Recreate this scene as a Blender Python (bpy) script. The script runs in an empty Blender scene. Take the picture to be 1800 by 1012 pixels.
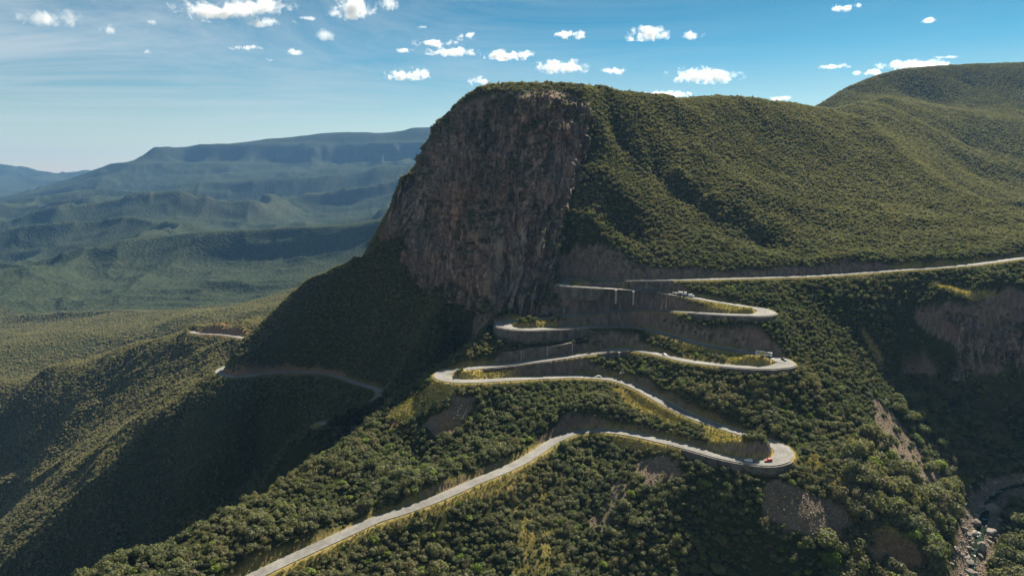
import bpy, math, random
import numpy as np
from mathutils import Vector, Matrix, noise as mn
R = math.radians
rng = np.random.default_rng(7); random.seed(7)
scene = bpy.context.scene

# ---------------------------------------------------------------- camera, sky, sun, exposure
PITCH = 9.3; FPX = 1200.0          # tilt below the horizon; focal length in pixels of the 1800 px wide photograph
CAMZ = 400.0                       # metres above the zero level of the scene
cam = bpy.data.cameras.new('camera'); cam_o = bpy.data.objects.new('camera', cam); scene.collection.objects.link(cam_o)
cam.sensor_width = 36; cam.lens = 36 * FPX / 1800; cam.clip_start = 1; cam.clip_end = 80000
cam_o.location = (0, 0, CAMZ); cam_o.rotation_euler = (R(90 - PITCH), 0, 0)
scene.camera = cam_o
SUN_AZ, SUN_EL = 34.0, 43.0        # to the right of the view direction (+Y), above the horizon
sd = Vector((math.sin(R(SUN_AZ)) * math.cos(R(SUN_EL)), math.cos(R(SUN_AZ)) * math.cos(R(SUN_EL)), math.sin(R(SUN_EL))))
sl = bpy.data.lights.new('sun', 'SUN'); sl.energy = 5.0; sl.angle = R(0.5); sl.color = (1.0, 0.93, 0.80)
so = bpy.data.objects.new('sun', sl); scene.collection.objects.link(so); so.rotation_euler = sd.to_track_quat('Z', 'Y').to_euler()
so.location = (0, 0, 900)
vs = scene.view_settings
scene.display_settings.display_device = 'sRGB'
vs.view_transform = 'Standard'; vs.look = 'None'; vs.exposure = 1.22; vs.gamma = 1.0
cy = scene.cycles
cy.use_denoising = True; cy.max_bounces = 4; cy.diffuse_bounces = 2; cy.glossy_bounces = 1; cy.transmission_bounces = 2
cy.volume_bounces = 3; cy.transparent_max_bounces = 8; cy.sample_clamp_indirect = 3.0
cy.use_adaptive_sampling = True; cy.adaptive_threshold = 0.01

def N(nt, t, **k):
    n = nt.nodes.new(t)
    for a, v in k.items(): setattr(n, a, v)
    return n
def LK(nt, a, b): nt.links.new(a, b)
def ramp(nt, fac, stops, interp='LINEAR'):
    r = N(nt, 'ShaderNodeValToRGB'); e = r.color_ramp; e.interpolation = interp
    while len(e.elements) < len(stops): e.elements.new(0.5)
    for el, (p, c) in zip(e.elements, stops):
        el.position = p; el.color = (c, c, c, 1) if isinstance(c, (int, float)) else (*c, 1)
    if fac is not None: LK(nt, fac, r.inputs[0])
    return r.outputs[0]
def mixc(nt, fac, a, b, mode='MIX'):
    m = N(nt, 'ShaderNodeMix', data_type='RGBA', blend_type=mode)
    for s, v in ((0, fac), (6, a), (7, b)):
        if isinstance(v, (int, float)): m.inputs[s].default_value = v if s == 0 else (v, v, v, 1)
        elif isinstance(v, tuple): m.inputs[s].default_value = (*v, 1)
        else: LK(nt, v, m.inputs[s])
    return m.outputs[2]
def math_(nt, op, a, b=None, clamp=False):
    m = N(nt, 'ShaderNodeMath', operation=op); m.use_clamp = clamp
    for s, v in ((0, a), (1, b)):
        if v is None: continue
        if isinstance(v, (int, float)): m.inputs[s].default_value = v
        else: LK(nt, v, m.inputs[s])
    return m.outputs[0]
def noise_(nt, vec, scale, detail=4, rough=0.55, dist=0.0):
    n = N(nt, 'ShaderNodeTexNoise'); n.inputs['Scale'].default_value = scale; n.inputs['Detail'].default_value = detail
    n.inputs['Roughness'].default_value = rough; n.inputs['Distortion'].default_value = dist
    if vec is not None: LK(nt, vec, n.inputs['Vector'])
    return n.outputs['Fac']
def mapping(nt, vec, scale=(1, 1, 1), rot=(0, 0, 0), loc=(0, 0, 0)):
    m = N(nt, 'ShaderNodeMapping'); m.inputs['Scale'].default_value = scale; m.inputs['Rotation'].default_value = rot; m.inputs['Location'].default_value = loc
    LK(nt, vec, m.inputs['Vector']); return m.outputs[0]

w = bpy.data.worlds.new('World'); scene.world = w; w.use_nodes = True
nt = w.node_tree; bg = nt.nodes['Background']
sky = N(nt, 'ShaderNodeTexSky', sky_type='NISHITA'); sky.sun_disc = False
sky.sun_elevation = R(SUN_EL); sky.sun_rotation = R(SUN_AZ); sky.altitude = 1500; sky.air_density = 1.0; sky.dust_density = 0.6; sky.ozone_density = 1.6
tc = N(nt, 'ShaderNodeTexCoord')
sz0 = N(nt, 'ShaderNodeSeparateXYZ'); LK(nt, tc.outputs['Generated'], sz0.inputs[0])
tint = mixc(nt, 1.0, sky.outputs[0], ramp(nt, sz0.outputs[2], [(0.0, (1.18, 0.94, 0.68)), (0.07, (0.84, 0.88, 0.70)), (0.16, (0.26, 0.66, 0.68)), (0.26, (0.06, 0.44, 0.52)), (0.5, (0.035, 0.36, 0.45))]), 'MULTIPLY')
# high thin cirrus veils, spread over the dome by direction
sx = N(nt, 'ShaderNodeSeparateXYZ'); LK(nt, tc.outputs['Generated'], sx.inputs[0])
zz = math_(nt, 'ADD', math_(nt, 'MAXIMUM', sx.outputs[2], 0.0), 0.12)
cx = N(nt, 'ShaderNodeCombineXYZ'); LK(nt, math_(nt, 'DIVIDE', sx.outputs[0], zz), cx.inputs[0]); LK(nt, math_(nt, 'DIVIDE', sx.outputs[1], zz), cx.inputs[1])
ci = noise_(nt, mapping(nt, cx.outputs[0], (0.34, 0.62, 1), (0, 0, R(-28))), 1.0, 9, 0.68, 2.6)
ci2 = noise_(nt, mapping(nt, cx.outputs[0], (0.10, 0.16, 1), loc=(5.3, 0.4, 0)), 1.0, 3, 0.5)
veil = math_(nt, 'MULTIPLY', ramp(nt, ci, [(0.32, 0.0), (0.62, 1.0)]), ramp(nt, ci2, [(0.33, 0.25), (0.52, 1.0)]))
left = ramp(nt, math_(nt, 'ADD', math_(nt, 'MULTIPLY', sx.outputs[0], -0.8), 0.5), [(0.25, 0.12), (0.95, 1.0)])
veil = math_(nt, 'MULTIPLY', veil, left)
skyc = mixc(nt, math_(nt, 'MULTIPLY', veil, 0.7), tint, (5.6, 6.2, 6.4))
LK(nt, skyc, bg.inputs[0]); bg.inputs[1].default_value = 0.05

# ---------------------------------------------------------------- geometry helpers
cp, sp = math.cos(R(PITCH)), math.sin(R(PITCH))
def ray(px, py):
    u = (506 - py); return np.array([px - 900.0, FPX * cp + u * sp, -FPX * sp + u * cp])
def at(px, py, d):                 # the point seen at photo pixel (px,py), d metres ahead (z relative to the camera)
    r = ray(px, py); return r * (d / r[1])
def atz(px, py, z):
    r = ray(px, py); return r * (z / r[2])
def proj(x, y, z):                 # world (z relative to camera) -> photo pixel
    f = y * cp - z * sp; u = y * sp + z * cp
    f = np.maximum(f, 1e-3)
    return 900 + FPX * x / f, 506 - FPX * u / f

def smooth(a, b, x):
    t = np.clip((x - a) / (b - a), 0, 1); return t * t * (3 - 2 * t)
def vnoise(x, y, seed=0):
    xi = np.floor(x).astype(np.int64); yi = np.floor(y).astype(np.int64); fx = x - xi; fy = y - yi
    fx = fx * fx * fx * (fx * (fx * 6 - 15) + 10); fy = fy * fy * fy * (fy * (fy * 6 - 15) + 10)
    def h(i, j):
        n = (i * 374761393 + j * 668265263 + seed * 974634777) & 0xffffffff
        n = ((n ^ (n >> 13)) * 1274126177) & 0xffffffff
        n = (n ^ (n >> 16)) & 0xffffffff
        return n / 4294967295.0 * 2 - 1
    a = h(xi, yi); b = h(xi + 1, yi); c = h(xi, yi + 1); d = h(xi + 1, yi + 1)
    return (a + (b - a) * fx) * (1 - fy) + (c + (d - c) * fx) * fy
def fbm(x, y, scale, octv=4, seed=0, gain=0.5):
    s = 0; a = 1.0; f = 1.0 / scale; t = 0
    for k in range(octv):
        s = s + a * vnoise(x * f + 17.3 * k, y * f - 9.1 * k, seed + k); t += a; a *= gain; f *= 2.03
    return s / t
def ridged(x, y, scale, octv=4, seed=0, gain=0.5):
    s = 0; a = 1.0; f = 1.0 / scale; t = 0; wgt = 1.0
    for k in range(octv):
        n = 1 - np.abs(vnoise(x * f + 31.7 * k, y * f + 5.3 * k, seed + k)); n = n * n
        s = s + a * n * wgt; t += a; wgt = np.clip(n * 1.6, 0, 1); a *= gain; f *= 2.1
    return s / t

# ---------------------------------------------------------------- roads, traced as real 3D centre lines
def road_path(pts, smooth_n=3):
    """pts: (px, py[, z]) ; z given at a few anchors, spread between them by length."""
    P = [list(p) for p in pts]; idx = [i for i, p in enumerate(P) if len(p) > 2 and p[2] is not None]
    L = [0.0]
    for i in range(1, len(P)):
        L.append(L[-1] + math.hypot(P[i][0] - P[i-1][0], 2.2 * (P[i][1] - P[i-1][1])))
    z = np.interp(L, [L[i] for i in idx], [P[i][2] for i in idx])
    W = np.array([atz(p[0], p[1], zz) for p, zz in zip(P, z)])
    return W
def catmull(W, step):
    n = len(W); out = []
    for i in range(n - 1):
        p0, p1, p2, p3 = W[max(i-1, 0)], W[i], W[i+1], W[min(i+2, n-1)]
        m = max(2, int(np.linalg.norm(p2[:2] - p1[:2]) / step))
        for k in range(m):
            t = k / m
            out.append(0.5 * ((2*p1) + (-p0+p2)*t + (2*p0-5*p1+4*p2-p3)*t*t + (-p0+3*p1-3*p2+p3)*t**3))
    out.append(W[-1]); return np.array(out)
def resample(W, step):
    d = np.r_[0, np.cumsum(np.linalg.norm(np.diff(W[:, :2], axis=0), axis=1))]
    n = max(2, int(d[-1] / step)); s = np.linspace(0, d[-1], n)
    return np.stack([np.interp(s, d, W[:, k]) for k in range(W.shape[1])], 1), s
def soften(W, it):
    W = W.copy()
    for _ in range(it):
        W[1:-1] = 0.25 * W[:-2] + 0.5 * W[1:-1] + 0.25 * W[2:]
    return W

main_px = [(2050, 425, -64), (1920, 441), (1800, 453, -75), (1700, 466), (1560, 476, -84), (1440, 484.4), (1360, 487.2), (1290, 489.3), (1200, 491.4), (1095, 492.4), (1030, 491.6),
    (1003, 491.3), (988, 493, -91.6), (984, 496, -92.2), (992, 500), (1010, 503), (1050, 505.5), (1110, 509), (1149, 513), (1200, 519.5), (1245, 527.5), (1290, 535), (1325, 541), (1342, 544.5, -105.4), (1347, 549, -106), (1335, 553.2),
    (1290, 553), (1245, 550.6), (1200, 547), (1161, 544.6), (1119, 543.8), (1080, 546), (1050, 549.3), (1005, 554.6), (960, 558.6), (924, 561.2), (900, 564), (887, 567.5, -120.4), (885, 571, -121), (896, 576.0),
    (923, 578.8), (955, 578), (986, 576.9), (1018, 575.2), (1065, 574.2), (1089, 573.8), (1117, 575.8), (1155, 583), (1185, 592), (1215, 600.5), (1245, 607.6), (1290, 615.5), (1335, 624), (1365, 630), (1380, 635.5, -133.2), (1380, 640.5, -134),
    (1362, 645), (1335, 646), (1290, 643.5), (1245, 638.6), (1200, 632.5), (1170, 625), (1140, 618.3), (1110, 614.4), (1086, 614), (1062, 617), (1020, 623.6), (975, 630), (936, 635), (900, 639.5), (870, 643), (837, 646), (798, 650.5),
    (780, 655, -147), (777, 660, -147.7), (785, 665.5), (810, 669.6), (857, 668.6), (896, 666.2), (954, 663), (1012, 661.5), (1051, 663), (1082, 667.5), (1109, 676), (1137, 690), (1168, 708), (1199, 724), (1238, 740), (1285, 755.5),
    (1324, 767), (1358, 779.5), (1376, 790, -169.3), (1378, 801, -170), (1362, 810.5), (1335, 812.5), (1308, 809.5), (1265, 801), (1226, 790), (1168, 775.3), (1109, 762), (1071, 757.2), (1043, 756, -177.5), (1014, 759), (989, 767),
    (965, 780), (942, 795.6), (915, 812), (876, 830), (837, 845.5), (806, 859.5), (768, 876), (711, 897), (664, 911.5), (614, 934), (555, 961), (497, 987.5), (443, 1014, -199.5), (380, 1046, -201), (300, 1090, -203)]
far_px = [(560, 745, -201), (600, 735, -202), (640, 722, -203), (655, 712.6, -203.5), (659, 703), (668, 692, -204.5), (662, 683.5), (640, 677), (620.5, 670.8), (592, 661), (560, 655.6, -208), (513, 654.4), (466, 656), (434, 660.5), (404, 661.5), (388, 657, -214.6), (385, 652, -215.3), (388, 648.5, -216)]
nose_hidden = [(-330, 790, -220), (-322, 850, -226), (-338, 930, -231)]
spur_px = [(441, 597, -233.5), (420, 592.2), (397, 588.4), (370, 586.5), (350, 585.6, -238), (340, 584.4), (338, 582, -240)]
main_road = soften(resample(catmull(road_path(main_px), 2), 2.0)[0], 4)
_fr = road_path(far_px); _sp = road_path(spur_px)
far_road = soften(resample(catmull(np.vstack([_fr, np.array(nose_hidden, float), _sp]), 3), 2.5)[0], 5)
def width_of(W, base=4.0, tip=6.6, step=2.0):
    # roads widen where they bend hard
    d = np.diff(W[:, :2], axis=0); a = np.unwrap(np.arctan2(d[:, 1], d[:, 0])); k = np.abs(np.gradient(a)) / step
    k = np.r_[k, k[-1]]
    ker = np.ones(9) / 9; k = np.convolve(k, ker, 'same')
    return base + (tip - base) * smooth(0.03, 0.10, k)
main_hw = width_of(main_road); far_hw = width_of(far_road, 3.8, 5.0, 2.5)

# ---------------------------------------------------------------- terrain controls
C = []
def add(px, py, d): C.append(at(px, py, d))
def addz(px, py, z): C.append(atz(px, py, z))
def addw(x, y, z): C.append(np.array([x, y, z], float))
def addl(L, gap=None):
    P = [at(*p) for p in L]
    if gap is None: C.extend(P); return
    for a, b in zip(P[:-1], P[1:]):
        m = max(1, int(np.linalg.norm(a - b) / gap))
        for k in range(m): C.append(a + (b - a) * k / m)
    C.append(P[-1])
for W in (main_road, far_road):
    for i in range(0, len(W), 5): C.append(W[i].copy())

# right hill above the road
hill_sky = [(1040, 154, 742), (1075, 162, 770), (1110, 171, 800), (1200, 176, 880), (1300, 176, 950), (1400, 181, 1020), (1450, 187, 1080)]
addl(hill_sky, 25)
for px, py, d in hill_sky:
    p = at(px, py, d); addw(p[0] * 1.12, p[1] + 120, p[2] - 2); addw(p[0] * 1.25, p[1] + 280, p[2] - 10)
addl([(1050, 300, 672), (1200, 300, 735), (1350, 300, 800), (1500, 300, 860), (1620, 295, 915)])
addl([(990, 400, 622), (1100, 400, 645), (1250, 400, 668), (1400, 400, 690), (1550, 400, 706), (1700, 400, 720), (1800, 400, 735), (1950, 400, 750)])
addl([(1060, 230, 712), (1200, 240, 815), (1350, 240, 888), (1500, 240, 965), (1570, 245, 1000)])
addl([(1450, 350, 760), (1600, 350, 800), (1750, 360, 830), (1250, 350, 700), (1100, 350, 655)])
# the rock cut above the top road
addl([(985, 462, 602), (1000, 441, 607), (1040, 431, 611), (1090, 440, 611), (1130, 455, 610), (1180, 462, 608), (1240, 462, 607), (1320, 462, 606), (1400, 462, 607), (1480, 458, 610), (1550, 462, 618), (1650, 452, 628), (1800, 436, 650)], 20)
# ridge folds on the hill: shaded hollow left of a diagonal rib
addl([(1130, 255, 735), (1200, 300, 722), (1260, 345, 700), (1340, 390, 680), (1400, 430, 652)], 30)
addl([(1090, 260, 738), (1150, 305, 730), (1210, 350, 714), (1280, 395, 690), (1350, 435, 660)], 30)
# farther slopes to the right
addl([(1600, 255, 1040), (1660, 310, 985), (1720, 350, 950), (1800, 385, 900), (1900, 410, 850)])
addl([(1700, 255, 1290), (1800, 290, 1200), (1900, 300, 1180), (1800, 340, 1060), (1720, 310, 1120)])
addl([(1470, 190, 1250), (1500, 182, 1300), (1560, 172, 1380), (1610, 186, 1420), (1640, 200, 1430), (1720, 205, 1440), (1800, 215, 1450), (1950, 225, 1450)])
addl([(1560, 205, 1180), (1650, 235, 1230)])
addl([(1600, 172, 1690), (1640, 178, 1680)])
addl([(1452, 184, 1620), (1475, 166, 1650), (1500, 150, 1700), (1530, 139, 1730), (1560, 131, 1760), (1600, 123, 1800), (1650, 118, 1850), (1720, 114, 1900), (1800, 110, 1950), (1950, 108, 2050)], 40)
addl([(1520, 165, 1650), (1600, 148, 1740), (1700, 150, 1780), (1800, 160, 1760), (1560, 158, 1680), (1720, 172, 1700), (1800, 180, 1690)])
for p in [(1452, 184, 1620), (1475, 166, 1650), (1500, 150, 1700), (1530, 139, 1730), (1560, 131, 1760), (1600, 123, 1800), (1650, 118, 1850), (1720, 114, 1900), (1800, 110, 1950), (1870, 109, 2000), (1950, 108, 2050)]:
    q = at(*p); addw(q[0] * 1.15, q[1] + 300, q[2] - 10); addw(q[0] * 1.3, q[1] + 900, q[2] - 60)
addw(520, 1500, 60); addw(700, 1900, 20); addw(520, 2100, -20)
# the great cliff: foot and rim, paired
CL = [((976, 484, 601), (976, 472, 604)), ((974, 492, 597), (972, 430, 614)), ((970, 507, 592), (985, 370, 642)), ((967, 527, 586), (1010, 290, 678)),
      ((958, 541, 583), (1038, 200, 708)), ((940, 547, 584), (1030, 178, 704)), ((908, 552, 586), (985, 160, 700)), ((874, 557, 592), (920, 158, 700)),
      ((842, 522, 630), (880, 163, 704)), ((800, 509, 655), (842, 171, 713)), ((765, 502, 673), (805, 186, 730)), ((738, 482, 688), (777, 206, 750)),
      ((727, 450, 698), (762, 228, 766)), ((722, 425, 702), (753, 246, 780)), ((717, 408, 707), (747, 270, 784)), ((710, 408, 711), (742, 298, 784)), ((703, 411, 716), (728, 305, 774)), ((695, 414, 722), (712, 309, 764)),
      ((683, 417, 730), (699, 336, 756)), ((675, 418, 735), (688, 360, 749)), ((667, 419, 739), (667, 412, 742))]
base_c = np.array([at(*a) for a, b in CL]); rim_c = np.array([at(*b) for a, b in CL])
def dens(A, n):
    t = np.linspace(0, len(A) - 1, n); W = catmull(A, 1e9) if False else None
    out = []
    for u in t:
        i = min(int(u), len(A) - 2); f = u - i; p0, p1, p2, p3 = A[max(i-1, 0)], A[i], A[i+1], A[min(i+2, len(A)-1)]
        out.append(0.5 * ((2*p1) + (-p0+p2)*f + (2*p0-5*p1+4*p2-p3)*f*f + (-p0+3*p1-3*p2+p3)*f**3))
    return np.array(out)
bd, rd = dens(base_c, 70), dens(rim_c, 70)
C.extend(bd); C.extend(rd)
# top of the dome
dome = [(1030, 158, 742), (1000, 154, 748), (970, 152, 755), (930, 152, 755), (900, 154, 752), (865, 161, 750), (835, 171, 752), (808, 187, 758), (784, 207, 770)]
addl(dome, 20)
for px, py, d in dome:
    p = at(px, py, d); addw(p[0] * 1.05, p[1] + 90, p[2] - 3); addw(p[0] * 1.1, p[1] + 220, p[2] - 14)
# back of the cliff falls away
addw(-150, 870, -30); addw(-185, 870, -120); addw(-130, 1000, 0); addw(-240, 1000, -170); addw(-220, 1200, -120); addw(-90, 1300, 10); addw(-330, 1300, -250)
addw(-165, 800, -85); addw(-180, 960, -60)
# skirt below the cliff and the spur running left
spur = [(665, 419, 745), (620, 443, 754), (580, 469, 764), (540, 497, 772), (500, 529, 778), (470, 558, 774), (440, 591, 764), (415, 620, 752), (398, 641, 745)]
addl(spur, 18)
for px, py, d in spur:
    p = at(px, py, d); addw(p[0] - 15, p[1] + 45, p[2] - 30); addw(p[0] - 30, p[1] + 110, p[2] - 78)
add(640, 500, 720); add(560, 570, 740); add(600, 610, 704); add(520, 620, 734); add(700, 520, 676); add(690, 590, 640); add(740, 560, 632); add(780, 545, 640); add(650, 640, 665)
# valley between the spur and the near ridge
for p in [(-62, 600, -150), (-85, 585, -175), (-112, 572, -196), (-150, 560, -235), (-200, 540, -285), (-270, 515, -335), (-360, 490, -390), (-480, 470, -440), (-640, 450, -480)]: addw(*p)
# crest of the near ridge
nearr = [(905, 549, 582), (880, 556, 566), (862, 572, 552), (845, 590, 543), (815, 618, 530), (780, 640, 520), (750, 662, 506), (700, 698, 488), (655, 738, 462), (620, 768, 440), (560, 812, 408), (500, 852, 384), (430, 892, 364), (350, 932, 345), (270, 970, 328), (180, 1007, 314), (60, 1055, 296)]
addl(nearr, 14)
for px, py, d in nearr[1:]:
    p = at(px, py, d); addw(p[0] - 10, p[1] + 16, p[2] - 13); addw(p[0] - 26, p[1] + 44, p[2] - 48)
# knoll with the yellow grass left of the third left hairpin
addl([(745, 685, 487), (715, 705, 480), (790, 700, 481), (770, 730, 468), (720, 745, 462), (800, 760, 452), (690, 760, 458)])
addl([(850, 722, 468), (900, 760, 450), (830, 795, 428), (950, 720, 470), (1000, 720, 472), (1045, 720, 474), (750, 820, 425), (650, 850, 396), (600, 900, 372), (700, 800, 438)])
# spur one leading down to the left from the far road's nose
crest1 = [(384, 662, 728), (345, 700, 712), (300, 742, 700), (200, 830, 680), (100, 920, 664), (0, 1005, 650), (-80, 1070, 640)]
addl(crest1, 30)
addl([(460, 760, 686), (400, 820, 668), (330, 880, 654), (500, 720, 692), (540, 700, 694), (250, 960, 632), (150, 1030, 622)])
# gully, then spur two
addl([(345, 668, 790), (290, 700, 815), (210, 750, 830), (100, 830, 840), (0, 905, 845), (-100, 980, 850)])
addl([(420, 602, 985), (330, 612, 1008), (280, 640, 992), (180, 690, 990), (60, 740, 1000), (-40, 790, 1005)])
addl([(345, 590, 1035), (270, 598, 1062), (200, 612, 1085), (100, 640, 1100), (0, 668, 1110), (-120, 700, 1120)])
addl([(380, 572, 1060), (420, 566, 1062), (460, 561, 1058), (490, 562, 1040)])
for p in [(380, 572, 1060), (300, 596, 1062), (200, 612, 1085), (100, 640, 1100), (0, 668, 1110)]:
    q = at(*p); addw(q[0] - 20, q[1] + 110, q[2] - 45); addw(q[0] - 40, q[1] + 260, q[2] - 95)
# left gorge bank below the top road: lit slope and its edge
addl([(1450, 495, 585), (1490, 510, 590), (1530, 540, 578), (1545, 600, 562), (1560, 650, 547), (1600, 720, 515), (1650, 780, 492), (1695, 835, 478)], 25)
addl([(1530, 500, 598), (1552, 530, 592), (1575, 590, 584), (1610, 660, 556), (1660, 730, 524), (1710, 800, 498)], 25)
addl([(1420, 560, 538), (1450, 640, 500), (1480, 700, 470), (1420, 700, 462), (1450, 760, 435), (1530, 740, 470), (1600, 800, 458), (1400, 600, 515), (1450, 800, 412)])
# promontory, rim and wall across the gorge
addl([(1580, 495, 600), (1650, 498, 594), (1750, 490, 600), (1800, 482, 608), (1700, 515, 580), (1800, 515, 584), (1620, 525, 580), (1900, 500, 600)])
CR = [((1585, 600, 582), (1570, 540, 592)), ((1592, 632, 570), (1588, 548, 580)), ((1640, 655, 560), (1630, 548, 571)), ((1700, 668, 555), (1690, 550, 566)), ((1750, 662, 556), (1750, 560, 564)), ((1800, 652, 558), (1800, 566, 563)), ((1880, 645, 560), (1880, 560, 565)), ((1990, 640, 566), (1990, 552, 571))]
b2 = np.array([at(*a) for a, b in CR]); r2 = np.array([at(*b) for a, b in CR])
bd2, rd2 = dens(b2, 28), dens(r2, 28); C.extend(bd2); C.extend(rd2)
addl([(1640, 700, 541), (1700, 720, 538), (1800, 710, 542), (1900, 700, 545), (1800, 790, 512), (1720, 800, 505), (1670, 745, 522)])
# river bed
river_px = [(1960, 850, -222), (1850, 852, -226), (1790, 855, -229), (1745, 872, -232.5), (1728, 905, -236), (1722, 935, -239), (1712, 965, -241.5), (1706, 1000, -244), (1700, 1060, -248), (1680, 1150, -254)]
river = np.array([atz(*p) for p in river_px]); river = resample(catmull(river, 2), 3)[0]
for i in range(0, len(river), 3): C.append(river[i].copy())
addl([(1790, 890, 462), (1800, 940, 432), (1800, 1005, 400), (1900, 900, 470), (1900, 1000, 420), (2050, 900, 520), (2050, 1010, 470)])
for p in [(330, 300, -235), (420, 320, -225), (520, 420, -190), (700, 500, -120), (650, 600, -70), (900, 700, -20), (900, 450, -60)]: addw(*p)
# nose below the lowest right hairpin and the broken slopes beside it
addl([(1420, 815, 398), (1460, 832, 393), (1520, 868, 384), (1590, 925, 374), (1645, 980, 363), (1550, 805, 428), (1620, 845, 432), (1655, 885, 424), (1672, 930, 408), (1668, 985, 385)])
addl([(1300, 835, 394), (1380, 835, 393), (1240, 815, 402), (1400, 880, 380), (1450, 930, 369), (1550, 960, 364), (1400, 1000, 353), (1550, 1015, 352), (1340, 930, 372)])
addl([(1250, 890, 384), (1100, 850, 410), (1050, 900, 396), (1025, 960, 372), (1010, 1012, 352), (1150, 1005, 358), (1150, 930, 378), (1300, 1000, 358), (1120, 800, 432), (1180, 815, 416)])
addl([(985, 800, 437), (1040, 790, 446), (950, 862, 405), (930, 940, 368), (900, 1012, 343), (870, 870, 393), (800, 920, 370), (700, 960, 350), (560, 1012, 325), (700, 1020, 331), (780, 1015, 336)])
for p in [(-130, 250, -215), (0, 250, -235), (120, 260, -255), (230, 260, -262), (-250, 230, -215), (-100, 150, -225), (100, 150, -260), (-400, 250, -330), (-500, 330, -400), (-300, 150, -260), (300, 150, -262), (-700, 300, -460)]: addw(*p)
# far valley, hills and the long mesa
far = [(600, 450, 2600), (650, 400, 3500), (560, 520, 1700), (500, 500, 1950), (520, 545, 1400), (400, 520, 2000), (430, 550, 1500), (300, 560, 1600), (150, 580, 1600), (0, 600, 1500), (100, 545, 1950), (0, 520, 2400), (200, 480, 2500),
    (350, 440, 3000), (200, 430, 3400), (50, 470, 3000), (450, 420, 3900), (550, 380, 4700), (650, 340, 5300), (700, 320, 5600), (740, 300, 5900),
    (0, 425, 4100), (60, 403, 4200), (120, 384, 4400), (180, 368, 4500), (240, 352, 4600), (300, 350, 4700), (370, 363, 4900), (450, 366, 5200), (300, 380, 4000), (120, 420, 3700), (400, 400, 4200),
    (0, 366, 7000), (60, 355, 7100), (120, 340, 7200), (160, 325, 7400), (200, 311, 7500), (235, 293, 7700), (262, 281, 7900),
    (268, 266, 8050), (290, 264, 8100), (320, 269, 8150), (345, 266, 8150), (352, 261, 8150), (400, 252, 8300), (470, 243, 8450), (540, 239, 8400), (600, 235, 8350), (660, 234, 8300), (712, 231, 8200), (718, 227, 8200), (760, 226, 8200), (900, 222, 8200),
    (285, 286, 7900), (340, 292, 7850), (400, 291, 7850), (500, 290, 7850), (600, 289, 7700), (680, 287, 7500), (760, 285, 7400),
    (450, 328, 6700), (380, 335, 6500), (520, 325, 6500), (600, 325, 6250), (300, 320, 7000)]
addl(far)
for p in far[38:51]:
    q = at(*p); addw(q[0] - 100, q[1] + 900, q[2] - 40); addw(q[0] * 1.2, q[1] + 3500, q[2] - 350)
addl([(0, 292, 13000), (40, 297, 13000), (80, 307, 13100), (120, 309, 13100), (160, 307, 13000), (240, 300, 13000), (-200, 280, 13000), (300, 305, 13500)])
addl([(0, 330, 10200), (80, 342, 10200), (-150, 325, 10000), (150, 352, 9500), (40, 350, 9000)])
for x in (-12000, -8000, -3000, 3000, 9000): addw(x, 17000, -500)
for p in [(-9000, 8000, -450), (-5000, 3500, -480), (-3500, 2000, -480), (-2500, 1200, -500), (-1500, 700, -520), (-1200, 300, -520), (3500, 2500, 300), (6000, 5000, 300), (1500, 700, -10), (2200, 1200, 150), (1800, 3500, 150), (1000, 4500, 50), (2500, 6000, 200), (1500, 200, -200), (3000, 500, 0), (-600, 120, -480), (600, 120, -250)]: addw(*p)

C = np.array(C)
# thin out near-duplicates
keep = []; cell = {}
for i, p in enumerate(C):
    k = (round(p[0] / 4), round(p[1] / 4))
    if k in cell: continue
    cell[k] = 1; keep.append(i)
C = C[keep]
def kern(ax, ay, bx, by):
    return np.sqrt((ax[:, None] - bx[None]) ** 2 + (ay[:, None] - by[None]) ** 2 + 36.0)
n = len(C); S = 1000.0
A = np.zeros((n + 3, n + 3)); A[:n, :n] = -kern(C[:, 0], C[:, 1], C[:, 0], C[:, 1]); A[np.arange(n), np.arange(n)] -= 0.0
A[np.arange(n), np.arange(n)] += 0.35
A[:n, n] = 1; A[:n, n+1] = C[:, 0] / S; A[:n, n+2] = C[:, 1] / S; A[n:, :n] = A[:n, n:].T
wts = np.linalg.solve(A, np.r_[C[:, 2], 0, 0, 0])
print('controls', n)
def rbf(x, y):
    sh = x.shape; x = x.ravel(); y = y.ravel(); out = np.empty(len(x))
    for i in range(0, len(x), 20000):
        xs, ys = x[i:i+20000], y[i:i+20000]
        out[i:i+20000] = -kern(xs, ys, C[:, 0], C[:, 1]) @ wts[:n] + wts[n] + wts[n+1] * xs / S + wts[n+2] * ys / S
    return out.reshape(sh)

# ---------------------------------------------------------------- the ground sheet
rows = [120.0]
while rows[-1] < 17500:
    y = rows[-1]; rows.append(y + (4 if y < 290 else 1.5 if y < 730 else 3 if y < 1200 else y * 0.0062 - 4.44))
rows = np.array(rows); NU = 1151; us = np.linspace(-1.15, 1.15, NU)
NR = len(rows); print('grid', NR, NU)
# coarse evaluation, then bilinear refinement
ri = np.unique(np.r_[np.arange(0, NR, 2), NR - 1]); cj = np.unique(np.r_[np.arange(0, NU, 3), NU - 1])
gx = us[cj][None] * rows[ri][:, None]; gy = np.repeat(rows[ri][:, None], len(cj), 1)
zc = rbf(gx, gy)
tmp = np.empty((len(ri), NU))
for a in range(len(ri)): tmp[a] = np.interp(us, us[cj], zc[a])
Z = np.empty((NR, NU))
pos = np.interp(np.arange(NR), ri, np.arange(len(ri))); lo = np.minimum(pos.astype(int), len(ri) - 2); fr = pos - lo
Z = tmp[lo] * (1 - fr)[:, None] + tmp[lo + 1] * fr[:, None]
X = us[None] * rows[:, None]; Y = np.repeat(rows[:, None], NU, 1)

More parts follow.
